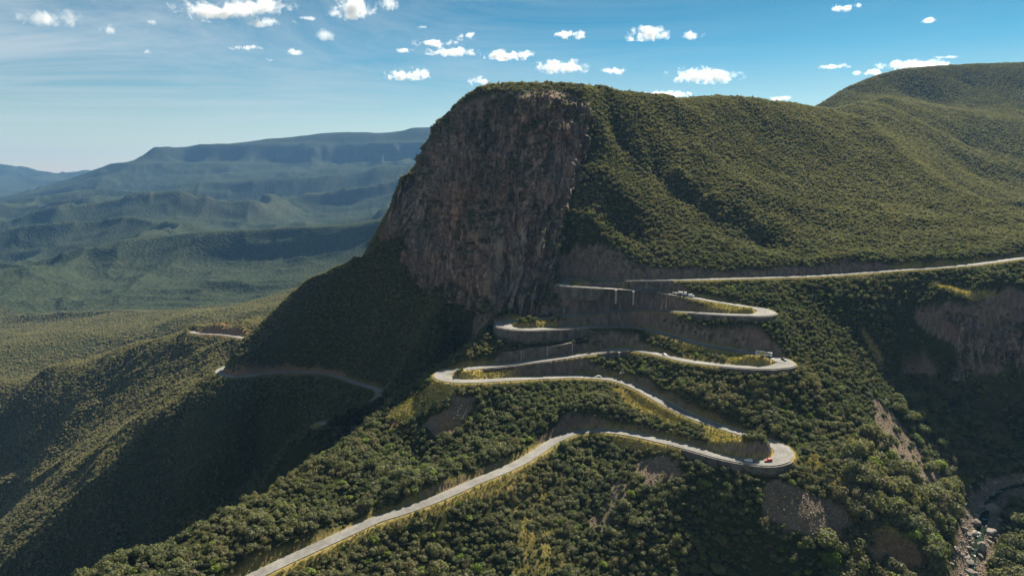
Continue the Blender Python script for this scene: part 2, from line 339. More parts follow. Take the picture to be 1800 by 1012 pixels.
# natural relief
wx = X + 22 * fbm(X, Y, 90, 2, 91); wy = Y + 22 * fbm(X, Y, 90, 2, 97)
near_f = 1 - smooth(1100, 1500, Y)
hillm = smooth(640, 760, Y) * (X > 40)
Z += near_f * (2.2 * fbm(X, Y, 22, 4, 11) + hillm * 10 * (ridged(wx, wy * 0.7, 150, 3, 21) - .5) )
leftm = smooth(-230, -330, X) * smooth(560, 640, Y) * near_f
Z += leftm * 16 * (ridged(wx, wy, 120, 4, 33) - 0.5)
ff = smooth(1150, 2600, Y)
wx2 = X + 260 * fbm(X, Y, 1100, 3, 41); wy2 = Y + 260 * fbm(X, Y, 1100, 3, 47)
mesa_top = smooth(100, 300, Z) * smooth(7000, 7600, Y)
rightm = smooth(200, 500, X)
Z += ff * (1 - rightm) * (1 - mesa_top) * ((230 + 40 * smooth(4200, 6000, Y) - 60 * smooth(6000, 7500, Y)) * (np.minimum(ridged(wx2 * .8, wy2 * 1.15, 950, 6, 51, 0.45), .74) - 0.38) + 6 * fbm(X, Y, 130, 3, 55))
band = smooth(40, 170, Z) * (1 - smooth(330, 430, Z)) * smooth(6800, 7400, Y) * smooth(11000, 9000, Y) * (X < 2000)
Z += band * smooth(-1900, -1300, X / Y * 5000 + 0) * (120 * (ridged(X + 120 * fbm(X, Y, 500, 3, 141), Y, 620, 4, 145) - .45) + 50 * fbm(X, Y, 170, 3, 149))
mz = np.clip((Z - 140) / 250, 0, 1); mreg = 0.75 * smooth(7200, 7700, Y) * smooth(11000, 9000, Y) * (X < 2000)
Z = np.where((Z > 140) & (Z < 390) & (mreg > 0), Z * (1 - mreg) + mreg * (140 + 250 * smooth(0.22, 0.7, mz)), Z)
Z += ff * (1 - rightm) * mesa_top * 22 * fbm(X, Y, 500, 3, 61)
Z += ff * rightm * 6 * fbm(X, Y, 240, 3, 63)

# cliffs: the sheet is sunk behind the rock faces built separately
def poly_mask(PX, PY, poly):
    ins = np.zeros(PX.shape, bool); x, y = poly[:, 0], poly[:, 1]; j = len(poly) - 1
    for i in range(len(poly)):
        c = ((y[i] > PY) != (y[j] > PY)) & (PX < (x[j] - x[i]) * (PY - y[i]) / (y[j] - y[i] + 1e-12) + x[i]); ins ^= c; j = i
    return ins
def seg_dist(PX, PY, line):
    d = np.full(PX.shape, 1e9)
    for a, b in zip(line[:-1], line[1:]):
        vx, vy = b[0] - a[0], b[1] - a[1]; L = vx * vx + vy * vy + 1e-9
        t = np.clip(((PX - a[0]) * vx + (PY - a[1]) * vy) / L, 0, 1)
        d = np.minimum(d, np.hypot(PX - a[0] - t * vx, PY - a[1] - t * vy))
    return d
r0, r1 = np.searchsorted(rows, 540), np.searchsorted(rows, 830)
sub = (slice(r0, r1), slice(None))
for bb, rr, dep in ((bd, rd, 14.0), (bd2, rd2, 6.0)):
    poly = np.vstack([bb[:, :2], rr[::-1, :2]])
    m = poly_mask(X[sub], Y[sub], poly)
    dd = seg_dist(X[sub][m], Y[sub][m], np.vstack([poly, poly[:1]])[::2])
    zz_ = Z[sub]; zz_[m] -= np.minimum(dd * 0.9, dep); Z[sub] = zz_

# the dome's brow is rounded off
cap = 81 - 0.0055 * np.maximum(0, -(X + 5)) ** 2 - 0.004 * np.maximum(0, X - 62) ** 2 + np.clip(Y - 698, 0, 22) * .5 + np.clip(Y - 720, 0, 60) * .09 + 1.2 * fbm(X, Y, 14, 3, 15)
dm_ = (X > -110) & (X < 105) & (Y > 698) & (Y < 775); Z = np.where(dm_, np.minimum(Z, cap), Z)
# roads carved in
CUT, FILL = 2.3, 1.15
def carve(W, HW, y0, y1, cut=CUT, fill=FILL):
    a, b = np.searchsorted(rows, y0), np.searchsorted(rows, y1)
    s = (slice(a, b), slice(None)); xs, ys, zs = X[s], Y[s], Z[s].copy()
    best = np.full(xs.shape, 1e9); bz = np.zeros(xs.shape); bh = np.full(xs.shape, 4.0)
    up = np.full(xs.shape, 1e9); dn = np.full(xs.shape, -1e9)
    bx0, bx1 = W[:, 0].min() - 60, W[:, 0].max() + 60
    mm = (xs > bx0) & (xs < bx1); xv, yv = xs[mm], ys[mm]
    BI = np.zeros(len(xv), int); B2 = np.full(len(xv), 1e9); B = np.full(len(xv), 1e9); BZ = np.zeros(len(xv)); BH = np.zeros(len(xv)); U = np.full(len(xv), 1e9); D = np.full(len(xv), -1e9)
    for k in range(0, len(xv), 8000):
        sl_ = slice(k, k + 8000)
        dd = np.hypot(xv[sl_][:, None] - W[None, :, 0], yv[sl_][:, None] - W[None, :, 1])
        e = dd - HW[None] - 0.9
        i = np.argmin(e, 1); ar = np.arange(len(i))
        B[sl_] = e[ar, i]; BZ[sl_] = W[i, 2]; BH[sl_] = HW[i]; BI[sl_] = i
        B2[sl_] = np.where(W[None, :, 2] > W[i, 2][:, None] + 5, e, 1e9).min(1)
        ep = np.maximum(e, 0)
        U[sl_] = (W[None, :, 2] + ep * cut).min(1); D[sl_] = (W[None, :, 2] - ep * fill * .88 - 0.025 * np.maximum(ep - 15, 0) ** 2).max(1)
    zv = zs[mm]
    # the slope bulges above each cutting
    upl = smooth(0.5, 3.0, zv - BZ)
    zv = zv + 5.0 * smooth(0, 9, B) * np.exp(-np.maximum(B, 0) / 22) * upl * smooth(9, 24, B2)
    zv = np.maximum(zv, D); zv = np.minimum(zv, U)
    inner = B <= 0
    zv[inner] = BZ[inner] - 0.35
    fs = W[BI, 1] > yv + 1.0
    fs &= (B > 0) & (B < 15) & (zv < BZ + 3.5); zv[fs] = np.minimum(zv[fs], BZ[fs] - .15 - .14 * B[fs])
    fr_ = np.clip(B / 1.5, 0, 1); near_ = (B > 0) & (B < 1.5)
    zv[near_] = zv[near_] * fr_[near_] + (BZ[near_] - 0.3) * (1 - fr_[near_])
    zs[mm] = zv; Z[s] = zs
    best[mm] = B; return s, best
RD = np.full(Z.shape, 1e3)          # distance to the nearest road edge
s_, b_ = carve(main_road, main_hw, 280, 760); RD[s_] = np.minimum(RD[s_], b_)
s_, b_ = carve(far_road, far_hw, 520, 1120, 1.6, 0.9); RD[s_] = np.minimum(RD[s_], b_)


_rp = proj(main_road[:, 0], main_road[:, 1], main_road[:, 2])
def ridx(px, py): return int(np.argmin(np.hypot(_rp[0] - px, 3 * (_rp[1] - py))))
_t = np.gradient(main_road[:, :2], axis=0); _t /= np.linalg.norm(_t, axis=1)[:, None]
RN = np.stack([_t[:, 1], -_t[:, 0]], 1)          # to the right of travel
# (from, to, side, height) : side +1 = right of travel
WALLS = [(ridx(985, 494), ridx(1060, 505), 1, 9.0), (ridx(888, 567), ridx(1030, 575), 1, 10.0), (ridx(1378, 806), ridx(1205, 785), -1, 5.5),
         (ridx(1346, 549), ridx(1215, 548), -1, 4.5), (ridx(1380, 640), ridx(1270, 642), -1, 3.0), (ridx(1180, 491.4), ridx(1100, 492.4), -1, 6.5), (ridx(1110, 614.4), ridx(1045, 619.5), -1, 5.5),
         (ridx(960, 631.5), ridx(850, 645), -1, 2.0)]
sN = slice(np.searchsorted(rows, 380), np.searchsorted(rows, 640))
TIERS = [(ridx(1035, 621), ridx(868, 643), 1, 9.0), (ridx(1060, 548), ridx(975, 557), 1, 8.0)]
TIERS[0] = (TIERS[0][0], TIERS[0][1], 1, 9.0)
def tier_prof(n_): k = np.arange(n_); return np.minimum(1, np.minimum(k, n_ - 1 - k) / 7.0 + .2) * (1 + .05 * np.sin(k * .35))
def beside(a, b_, sd_):             # vertices beside a stretch of road: index of nearest sample, distance outwards from the road edge
    a, b_ = min(a, b_), max(a, b_); W = main_road[a:b_+1]; nn = RN[a:b_+1] * sd_
    xs, ys = X[sN], Y[sN]; m = (xs > W[:, 0].min() - 16) & (xs < W[:, 0].max() + 16) & (ys > W[:, 1].min() - 16) & (ys < W[:, 1].max() + 16)
    dx = xs[m][:, None] - W[None, :, 0]; dy = ys[m][:, None] - W[None, :, 1]; d_ = np.hypot(dx, dy); i = d_.argmin(1); ar = np.arange(len(i))
    out = (dx[ar, i] * nn[i, 0] + dy[ar, i] * nn[i, 1]); e = d_[ar, i] - main_hw[a:b_+1][i]
    good = (out > 0) & (i > 0) & (i < len(W) - 1); return m, i, e, good, W
for a, b_, sd_, h_ in TIERS:
    m, i, e, good, W = beside(a, b_, sd_); pf = tier_prof(len(W)) * h_ - .1
    ok = good & (e > 2.6) & (e < 10) & (RD[sN][m] > 1.5); zz_ = Z[sN]; v = zz_[m]; v[ok] = np.maximum(v[ok], W[i[ok], 2] + pf[i[ok]]); zz_[m] = v; Z[sN] = zz_
for a, b_, sd_, h_ in WALLS + [(ridx(1050, 504), ridx(1150, 513), 1, 9.0)]:
    m, i, e, good, W = beside(a, b_, sd_); n_ = len(W)
    tp = np.minimum(1, np.minimum(np.arange(n_), n_ - 1 - np.arange(n_)) / 5.0 + .35)
    ok = good & (e > 0.8) & (e < 8) & (RD[sN][m] > .5); zz_ = Z[sN]; v = zz_[m]; v[ok] = np.minimum(v[ok], W[i[ok], 2] - h_ * tp[i[ok]] * smooth(.2, 3.0, e[ok]) - .2 + .25 * np.maximum(e[ok] - 5, 0) ** 2); zz_[m] = v; Z[sN] = zz_
# the mound in front of the second leg is graded down to the road shoulder
for i in range(ridx(1050, 574.3), ridx(1175, 589)):
    W = main_road[i]; j = int(round((W[0] / W[1] - us[0]) / (us[1] - us[0]))); ra, rb = np.searchsorted(rows, W[1] - 40), np.searchsorted(rows, W[1] - main_hw[i] - 1.5)
    lim = (W[2] - .6) * (rows[ra:rb] / W[1]); Z[ra:rb, j-3:j+4] = np.where(RD[ra:rb, j-3:j+4] > 1.0, np.minimum(Z[ra:rb, j-3:j+4], lim[:, None]), Z[ra:rb, j-3:j+4])
def height(x, y):                   # height of the sheet at any point
    x = np.asarray(x, float); y = np.asarray(y, float)
    r = np.clip(np.interp(y, rows, np.arange(NR)), 0, NR - 1.001); c = np.clip((x / y - us[0]) / (us[1] - us[0]), 0, NU - 1.001)
    i = r.astype(int); j = c.astype(int); a = r - i; b = c - j
    return (Z[i, j] * (1 - a) * (1 - b) + Z[i+1, j] * a * (1 - b) + Z[i, j+1] * (1 - a) * b + Z[i+1, j+1] * a * b)
def sample(F, x, y):
    r = np.clip(np.rint(np.interp(y, rows, np.arange(NR))), 0, NR - 1).astype(int); c = np.clip(np.rint((x / y - us[0]) / (us[1] - us[0])), 0, NU - 1).astype(int)
    return F[r, c]

def mesh_grid(name, V, nr, nc, mat, smooth_=True, attrs=None, uv=None):
    me = bpy.data.meshes.new(name)
    me.vertices.add(nr * nc); me.vertices.foreach_set('co', V.astype(np.float32).ravel())
    i = (np.arange(nr - 1)[:, None] * nc + np.arange(nc - 1)[None]).ravel()
    q = np.stack([i, i + 1, i + nc + 1, i + nc], 1).astype(np.int32)
    me.loops.add(q.size); me.loops.foreach_set('vertex_index', q.ravel())
    me.polygons.add(len(q)); me.polygons.foreach_set('loop_start', np.arange(0, q.size, 4, dtype=np.int32))
    me.polygons.foreach_set('use_smooth', np.full(len(q), smooth_))
    me.update(calc_edges=True); me.validate()
    for k, v in (attrs or {}).items():
        a = me.attributes.new(k, 'FLOAT', 'POINT'); a.data.foreach_set('value', v.astype(np.float32).ravel())
    me.materials.append(mat)
    o = bpy.data.objects.new(name, me); scene.collection.objects.link(o); return o
def new_mat(name):
    m = bpy.data.materials.new(name); m.use_nodes = True; nt = m.node_tree; b = nt.nodes['Principled BSDF']
    b.inputs['Roughness'].default_value = 0.9; b.inputs['Specular IOR Level'].default_value = 0.2
    return m, nt, b

#=== MATERIALS
#
# patches of grass, rubble and bare rock lie where they lie on the slope: polygons traced on the photograph, laid on the sheet
PX, PY = proj(X, Y, Z)
def patch(poly, d0, d1, soft=1):
    a, b = np.searchsorted(rows, d0), np.searchsorted(rows, d1); M = np.zeros(Z.shape)
    s = (slice(a, b), slice(None)); wob = 16 * fbm(X[s], Y[s], 10, 4, 71, .6)
    M[s] = poly_mask(PX[s] + wob, PY[s] + wob * 0.7, np.array(poly, float)); return M
grass = np.zeros(Z.shape); scree = np.zeros(Z.shape)
for poly, d0, d1, v in [
    ([(772, 664), (735, 690), (700, 712), (680, 742), (715, 748), (742, 735), (770, 712), (800, 690), (812, 674)], 430, 525, 1),
    ([(1000, 491), (998, 501), (1060, 505), (1070, 493)], 560, 620, .9), ([(1235, 524), (1345, 543), (1335, 553), (1240, 548)], 505, 580, 1),
    ([(900, 563), (900, 576), (970, 578), (990, 560)], 520, 590, .8), ([(1280, 612), (1366, 634), (1360, 645), (1285, 640)], 470, 530, 1),
    ([(1185, 596), (1330, 626), (1300, 634), (1190, 612)], 480, 560, .9), ([(795, 650), (785, 666), (885, 668), (930, 642)], 480, 540, 1),
    ([(1235, 750), (1368, 790), (1345, 812), (1255, 795)], 395, 450, 1), ([(1080, 680), (1125, 692), (1215, 742), (1195, 752), (1100, 718)], 430, 505, 1),
    ([(443, 1014), (555, 966), (664, 918), (711, 904), (768, 884), (837, 854), (876, 840), (912, 826), (932, 842), (880, 866), (810, 886), (760, 905), (690, 925), (620, 955), (560, 992), (500, 1016)], 300, 425, .85),
    ([(1075, 768), (1180, 778), (1170, 795), (1080, 790)], 400, 470, .9), ([(1570, 925), (1650, 985), (1600, 1000), (1520, 940), (1540, 915)], 340, 400, .8),
    ([(1630, 495), (1690, 522), (1760, 532), (1800, 535), (1800, 520), (1740, 512), (1660, 498)], 560, 620, .9),
    ([(885, 860), (960, 850), (990, 930), (1010, 1012), (900, 1012), (920, 930)], 330, 430, .35),
    ([(1400, 800), (1450, 800), (1500, 850), (1480, 880), (1420, 830)], 370, 430, .45),
    ([(1525, 580), (1560, 640), (1548, 650), (1520, 600)], 520, 600, .7), ([(1000, 740), (1045, 745), (1050, 752), (1000, 752)], 455, 490, .9)]:
    grass = np.maximum(grass, v * patch(poly, d0, d1))
for poly, d0, d1, v in [
    ([(788, 690), (835, 700), (828, 735), (800, 765), (762, 765), (740, 748), (775, 728)], 430, 500, 1),
    ([(1528, 690), (1560, 715), (1600, 765), (1668, 852), (1640, 866), (1585, 820), (1545, 770)], 420, 560, 1),
    ([(1338, 862), (1370, 845), (1440, 872), (1480, 885), (1515, 935), (1490, 968), (1430, 950), (1380, 930), (1345, 905)], 340, 410, 1),
    ([(1505, 935), (1550, 925), (1600, 950), (1645, 985), (1610, 1010), (1540, 990)], 340, 410, 1),
    ([(1120, 812), (1170, 800), (1200, 815), (1195, 845), (1130, 850)], 370, 440, 1), ([(1075, 850), (1112, 848), (1100, 885), (1060, 935), (1042, 930)], 360, 430, .7),
    ([(430, 560), (520, 520), (560, 500), (500, 560)], 1000, 1400, .6)]:
    scree = np.maximum(scree, v * patch(poly, d0, d1))
_rb = np.full(Z.shape, 1e9); _a, _b = np.searchsorted(rows, 330), np.searchsorted(rows, 560)
for q in river[::2]: _rb[_a:_b] = np.minimum(_rb[_a:_b], np.hypot(X[_a:_b] - q[0], Y[_a:_b] - q[1]))
scree = np.maximum(scree, 1 - smooth(7, 11, _rb + 4 * fbm(X, Y, 9, 3, 88)))
verge = np.clip(1 - (RD - 0.3) / (1.6 + 2.6 * np.clip(fbm(X, Y, 14, 2, 77) + .35, 0, 1)), 0, 1) * (RD < 50)
verge *= 0.75 * (1 - 0.6 * ((X < -110) & (Y > 560)))
grass = np.maximum(grass, verge)
gz_r = np.gradient(Z, axis=0) / np.maximum(np.gradient(Y, axis=0), 1e-6)
gz_c = np.gradient(Z, axis=1) / np.gradient(X, axis=1)
gz_r = gz_r - gz_c * us[None]       # rows of the sheet fan outwards
slope = np.hypot(gz_r, gz_c)
sw_ = slope + 0.3 * fbm(X, Y, 9, 3, 81)
sw_ = sw_ - 0.45 * smooth(-.1, .4, fbm(X, Y, 20, 2, 84))
steep = np.where((RD < 26) & (X > -90), smooth(1.5, 2.1, sw_), smooth(2.2, 2.8, sw_)) * (Y < 1100)
steep[(X < -90) & (Y > 430)] = 0
cut_ok = patch([(968, 490), (980, 455), (1003, 438), (1040, 429), (1080, 437), (1120, 454), (1180, 461), (1300, 463), (1400, 460), (1500, 455), (1550, 462), (1600, 480), (1400, 500), (1000, 500)], 585, 640)
steep = np.where((Y > 596) & (X > 20) & (X < 420) & (PY < 486), steep * cut_ok, steep); steep = np.maximum(steep, cut_ok * smooth(.9, 1.4, slope))
far_cut = .6 * patch([(395, 645), (480, 638), (560, 644), (600, 652), (600, 662), (395, 664)], 690, 800) + patch([(345, 560), (480, 560), (480, 600), (345, 590)], 960, 1080)
steep = np.maximum(steep, smooth(0.7, 1.0, slope) * np.clip(far_cut, 0, 1))
steep = np.maximum(steep, smooth(.65, 1.0, slope) * (Y > 4500) * .12)
steep[(X > 240) & (Y > 470) & (Y < 560) & (PY > 655) & (PY < 860)] *= .15
soil = patch([(1505, 935), (1550, 925), (1600, 950), (1645, 985), (1610, 1010), (1540, 990)], 340, 410) + patch([(688, 730), (720, 738), (760, 765), (700, 765), (680, 752)], 430, 480) + np.clip(far_cut, 0, 1) + patch([(770, 735), (800, 725), (810, 750), (770, 765)], 430, 480)
wet = np.zeros(Z.shape)

m_ground, nt, b = new_mat('ground'); b.inputs['Specular IOR Level'].default_value = 0.0
geo = N(nt, 'ShaderNodeNewGeometry'); P = geo.outputs['Position']
def attr(nt, n): a = N(nt, 'ShaderNodeAttribute'); a.attribute_name = n; return a.outputs['Fac']
n1 = noise_(nt, P, 0.012, 6, 0.6); n2 = noise_(nt, P, 0.18, 5, 0.6); n3 = noise_(nt, P, 1.4, 4, 0.6)
veg = ramp(nt, n2, [(0.3, (0.035, 0.045, 0.016)), (0.52, (0.058, 0.066, 0.024)), (0.72, (0.095, 0.092, 0.034))])
veg = mixc(nt, ramp(nt, n1, [(0.4, 0), (0.65, 0.6)]), veg, (0.075, 0.074, 0.03))
# crowns of the far bush, too small to build: speckle by cells
vo = N(nt, 'ShaderNodeTexVoronoi'); vo.inputs['Scale'].default_value = 0.075; LK(nt, P, vo.inputs['Vector'])
vcell = ramp(nt, vo.outputs['Distance'], [(0.1, 1.2), (0.6, 0.72)])
isfar = attr(nt, 'far')
veg = mixc(nt, 1.0, veg, (0.62, 0.62, 0.62), 'MULTIPLY')
veg = mixc(nt, isfar, veg, mixc(nt, 1.0, mixc(nt, n1, (0.026, 0.040, 0.024), (0.062, 0.068, 0.036)), vcell, 'MULTIPLY'))
gr = ramp(nt, noise_(nt, P, 0.35, 5, 0.65), [(0.3, (0.14, 0.13, 0.042)), (0.45, (0.28, 0.235, 0.08)), (0.6, (0.40, 0.285, 0.12)), (0.8, (0.38, 0.24, 0.12))])
v2 = N(nt, 'ShaderNodeTexVoronoi'); v2.inputs['Scale'].default_value = 0.9; LK(nt, P, v2.inputs['Vector'])
sc = mixc(nt, noise_(nt, P, 0.12, 4), mixc(nt, v2.outputs['Color'], (0.085, 0.072, 0.056), (0.29, 0.24, 0.18)), (0.16, 0.11, 0.07))
so_ = ramp(nt, noise_(nt, P, 0.25, 5, 0.6), [(0.3, (0.17, 0.085, 0.045)), (0.7, (0.32, 0.19, 0.10))])
st = mapping(nt, P, (0.35, 0.35, 0.09))
rk = ramp(nt, noise_(nt, st, 1.0, 7, 0.65, 0.4), [(0.28, (0.05, 0.042, 0.036)), (0.48, (0.15, 0.118, 0.092)), (0.66, (0.25, 0.195, 0.15)), (0.8, (0.36, 0.31, 0.26))])
rk = mixc(nt, ramp(nt, noise_(nt, P, 0.03, 3), [(0.45, 0), (0.62, 0.55)]), rk, (0.17, 0.11, 0.10))
col = mixc(nt, attr(nt, 'grass'), veg, gr)
col = mixc(nt, attr(nt, 'scree'), col, sc)
col = mixc(nt, attr(nt, 'steep'), col, rk)
col = mixc(nt, math_(nt, 'MULTIPLY', attr(nt, 'soil'), 0.7), col, so_)
LK(nt, col, b.inputs['Base Color'])
bp = N(nt, 'ShaderNodeBump'); bp.inputs['Strength'].default_value = 1.0; bp.inputs['Distance'].default_value = 0.9
hh = math_(nt, 'ADD', math_(nt, 'MULTIPLY', n3, 0.5), math_(nt, 'MULTIPLY', noise_(nt, st, 1.6, 5, 0.6), attr(nt, 'steep')))
hh = math_(nt, 'ADD', hh, math_(nt, 'MULTIPLY', math_(nt, 'MULTIPLY', vo.outputs['Distance'], isfar), -3.0))
hh = math_(nt, 'ADD', hh, math_(nt, 'MULTIPLY', math_(nt, 'MULTIPLY', v2.outputs['Distance'], attr(nt, 'scree')), -0.8))
LK(nt, hh, bp.inputs['Height']); LK(nt, bp.outputs[0], b.inputs['Normal'])
g = mesh_grid('ground', np.stack([X, Y, Z + CAMZ], -1), NR, NU, m_ground, True,
    {'grass': np.clip(grass, 0, 1), 'scree': np.clip(scree, 0, 1), 'steep': np.clip(steep, 0, 1), 'soil': np.clip(soil, 0, 1), 'far': np.where(X > 100, smooth(1950, 2600, Y), smooth(1100, 2000, Y))})
g['kind'] = 'structure'

m_road, nt, b = new_mat('asphalt')
P = N(nt, 'ShaderNodeNewGeometry').outputs['Position']
rc = ramp(nt, noise_(nt, P, 0.5, 5, 0.6), [(0.3, (0.175, 0.165, 0.148)), (0.7, (0.255, 0.24, 0.212))])
tr = attr(nt, 'across')            # worn wheel tracks and dusty edges
trk = ramp(nt, math_(nt, 'ABSOLUTE', tr), [(0.0, 0.86), (0.10, 0.95), (0.26, 1.05), (0.42, 0.9), (0.62, 1.05), (0.86, 0.95), (0.93, 1.2)])
rc = mixc(nt, 1.0, rc, ramp(nt, noise_(nt, P, 0.06, 5, .65), [(.35, .78), (.65, 1.12)]), 'MULTIPLY')
LK(nt, mixc(nt, 1.0, rc, trk, 'MULTIPLY'), b.inputs['Base Color'])
def ribbon(name, W, HW, mat, z=0.06):
    t = np.gradient(W[:, :2], axis=0); t /= np.linalg.norm(t, axis=1)[:, None]; nrm = np.stack([-t[:, 1], t[:, 0]], 1)
    k = np.linspace(-1, 1, 17); V = np.zeros((len(W), 17, 3))
    V[:, :, 0] = W[:, None, 0] + nrm[:, None, 0] * k[None] * HW[:, None]; V[:, :, 1] = W[:, None, 1] + nrm[:, None, 1] * k[None] * HW[:, None]
    V[:, :, 2] = W[:, None, 2] + CAMZ + z + 0.08 * (1 - k[None] ** 2)
    o = mesh_grid(name, V, len(W), 17, mat, True, {'across': np.repeat(k[None], len(W), 0)}); o['kind'] = 'structure'; return o
ribbon('road', main_road, main_hw, m_road); ribbon('road', far_road, far_hw, m_road)

# ---------------------------------------------------------------- cliffs
def rock_material(name, warm):
    m, nt, b = new_mat(name); b.inputs['Specular IOR Level'].default_value = 0.05; P = N(nt, 'ShaderNodeNewGeometry').outputs['Position']
    s1 = mapping(nt, P, (0.20, 0.20, 0.028)); s2 = mapping(nt, P, (0.75, 0.75, 0.10))
    a = ramp(nt, noise_(nt, s1, 1.0, 8, 0.68, 0.6), [(0.30, (0.06, 0.057, 0.06)), (0.42, (0.16, 0.14, 0.13)), (0.53, (0.30, 0.24, 0.205)), (0.66, (0.50, 0.40, 0.33))])
    w_ = ramp(nt, noise_(nt, mapping(nt, P, (0.016, 0.016, 0.009)), 1.0, 4, 0.6, 0.5), [(0.42, 0.0), (0.60, 1.0)])
    a = mixc(nt, math_(nt, 'MULTIPLY', w_, 0.75), a, mixc(nt, 1.0, a, warm, 'MULTIPLY'))
    a = mixc(nt, ramp(nt, noise_(nt, s2, 1.0, 6, 0.7), [(0.54, 0.0), (0.63, 0.8)]), a, (0.04, 0.04, 0.046))
    a = mixc(nt, ramp(nt, noise_(nt, mapping(nt, P, (0.10, 0.10, 0.03), loc=(7, 3, 1)), 1.0, 6, 0.7, 0.8), [(0.54, 0.0), (0.62, 0.8)]), a, (0.50, 0.37, 0.28))
    moss = math_(nt, 'MULTIPLY', attr(nt, 'ledge'), ramp(nt, noise_(nt, P, 0.13, 5, 0.65), [(0.42, 0.15), (0.55, 1.0)]))
    a = mixc(nt, moss, a, mixc(nt, noise_(nt, P, 0.5, 4), (0.030, 0.045, 0.02), (0.085, 0.09, 0.04)))
    LK(nt, a, b.inputs['Base Color'])
    bp = N(nt, 'ShaderNodeBump'); bp.inputs['Strength'].default_value = 1.0; bp.inputs['Distance'].default_value = 3.2
    LK(nt, math_(nt, 'ADD', noise_(nt, s2, 1.0, 7, 0.65), math_(nt, 'MULTIPLY', noise_(nt, P, 0.8, 4), 0.4)), bp.inputs['Height']); LK(nt, bp.outputs[0], b.inputs['Normal'])
    return m
m_rock = rock_material('cliff_rock', (1.55, 1.12, 0.92)); m_rock2 = rock_material('gorge_rock', (1.1, 0.85, 0.68))
def rockface(name, bb, rr, ns, ntt, amp, mat, expo=1.5, seed=5):
    B_, R_ = dens(bb, ns), dens(rr, ns)
    L = np.r_[0, np.cumsum(np.linalg.norm(np.diff(0.5 * (B_ + R_)[:, :2], axis=0), axis=1))]
    t = np.linspace(-0.06, 1.0, ntt); tc_ = np.clip(t, 0, 1)
    S_ = np.repeat(L[None], ntt, 0); ZZ = B_[None, :, 2] * (1 - t)[:, None] + R_[None, :, 2] * t[:, None]
    ge = 1.0 + (expo - 1.0) * smooth(.12, .4, S_ / L[-1]) + 0.3 * fbm(S_, ZZ, 60, 2, seed + 40)
    if ns > 500: fj = np.linspace(0, 1, ns)[None]; ge = ge - 0.55 * np.exp(-((fj - .70) / .06) ** 2)
    g_ = tc_[:, None] ** ge
    V = np.zeros((ntt, ns, 3))
    V[:, :, 0] = B_[None, :, 0] * (1 - g_) + R_[None, :, 0] * g_; V[:, :, 1] = B_[None, :, 1] * (1 - g_) + R_[None, :, 1] * g_; V[:, :, 2] = ZZ
    tx = np.gradient(V[:, :, 0], axis=1); ty = np.gradient(V[:, :, 1], axis=1); ln = np.hypot(tx, ty) + 1e-6
    for _ in range(12):
        tx[:, 1:-1] = (tx[:, :-2] + tx[:, 1:-1] + tx[:, 2:]) / 3; ty[:, 1:-1] = (ty[:, :-2] + ty[:, 1:-1] + ty[:, 2:]) / 3
    ln = np.hypot(tx, ty) + 1e-6; nx, ny = -ty / ln, tx / ln
    flip = np.sign(-(nx * V[:, :, 0] + ny * V[:, :, 1]).mean()); nx *= flip; ny *= flip
    sw = S_ + 7 * fbm(S_, ZZ, 40, 2, seed + 3)
    d = amp * (1.5 * fbm(sw, ZZ * 0.35, 42, 2, seed) + 1.9 * (ridged(sw, ZZ * 0.18, 19, 3, seed + 7) - 0.45) + 0.55 * (ridged(sw, ZZ * 0.16, 6.0, 3, seed + 9) - .45) + 0.5 * fbm(S_, ZZ, 9, 4, seed + 11) + 0.25 * fbm(S_, ZZ, 2.5, 2, seed + 17))
    # bedding: the face steps back at broken ledges
    bed = fbm(S_ * 0.35, ZZ * 1.5, 16, 3, seed + 21); d += amp * 0.5 * np.sign(bed) * np.abs(bed) ** 0.5
    def blocks(a, c, sd):
        u_ = (S_ + 2.2 * fbm(S_, ZZ, 14, 3, sd)) / a; v_ = (ZZ + 3.5 * fbm(S_, ZZ, 22, 3, sd + 1) + 5 * vnoise(np.floor(u_), u_ * 0, sd + 2)) / c
        return vnoise(np.floor(u_) + .5 * 0 + 7, np.floor(v_) + 3, sd + 5)
    d += amp * (0.42 * blocks(9.0, 26.0, seed + 60) + 0.30 * blocks(4.2, 12.0, seed + 70) + 0.16 * blocks(2.0, 4.5, seed + 80))
    crack = 1 - np.abs(vnoise((S_ + 3 * fbm(S_, ZZ, 30, 3, seed + 91)) / 6.5, ZZ / 70, seed + 90)); d -= amp * 0.75 * np.clip((crack - .86) / .14, 0, 1) ** 1.5
    fade = smooth(0, 0.05, 1 - t)[:, None] * np.minimum(1, np.minimum(S_ / (9 * amp), (L[-1] - S_) / (4 * amp)) + .12)
    d = d * (0.12 + 0.88 * fade) + amp * 0.5 * fade
    V[:, :, 0] += nx * d; V[:, :, 1] += ny * d
    V[:, :, 2] += 0.5 * amp * fbm(S_, ZZ, 7, 3, seed + 31) * fade
    dzdx = np.gradient(d, axis=0) / (np.gradient(ZZ, axis=0) + 1e-6)
    back = np.gradient(np.hypot(V[:, :, 0] - B_[None, :, 0], V[:, :, 1] - B_[None, :, 1]), axis=0) / (np.gradient(ZZ, axis=0) + 1e-6)
    ledge = smooth(0.15, 0.9, -dzdx) * 0.8 + smooth(0.72, 0.95, t)[:, None] * 1.3 + smooth(0.10, 0.0, t)[:, None] * .8 + 0.35
    ledge = ledge * (0.3 + 0.9 * smooth(-0.05, 0.3, fbm(S_, ZZ * .7, 30, 3, seed + 50)))
    ledge = np.maximum(ledge, smooth(0.30, 0.02, S_ / L[-1]) * smooth(-0.35, .1, fbm(S_, ZZ, 22, 3, seed + 55)) * 1.0)
    o = mesh_grid(name, V + np.array([0, 0, CAMZ]), ntt, ns, mat, True, {'ledge': np.clip(ledge, 0, 1)}); o['kind'] = 'structure'
    return o, V, np.clip(ledge, 0, 1)
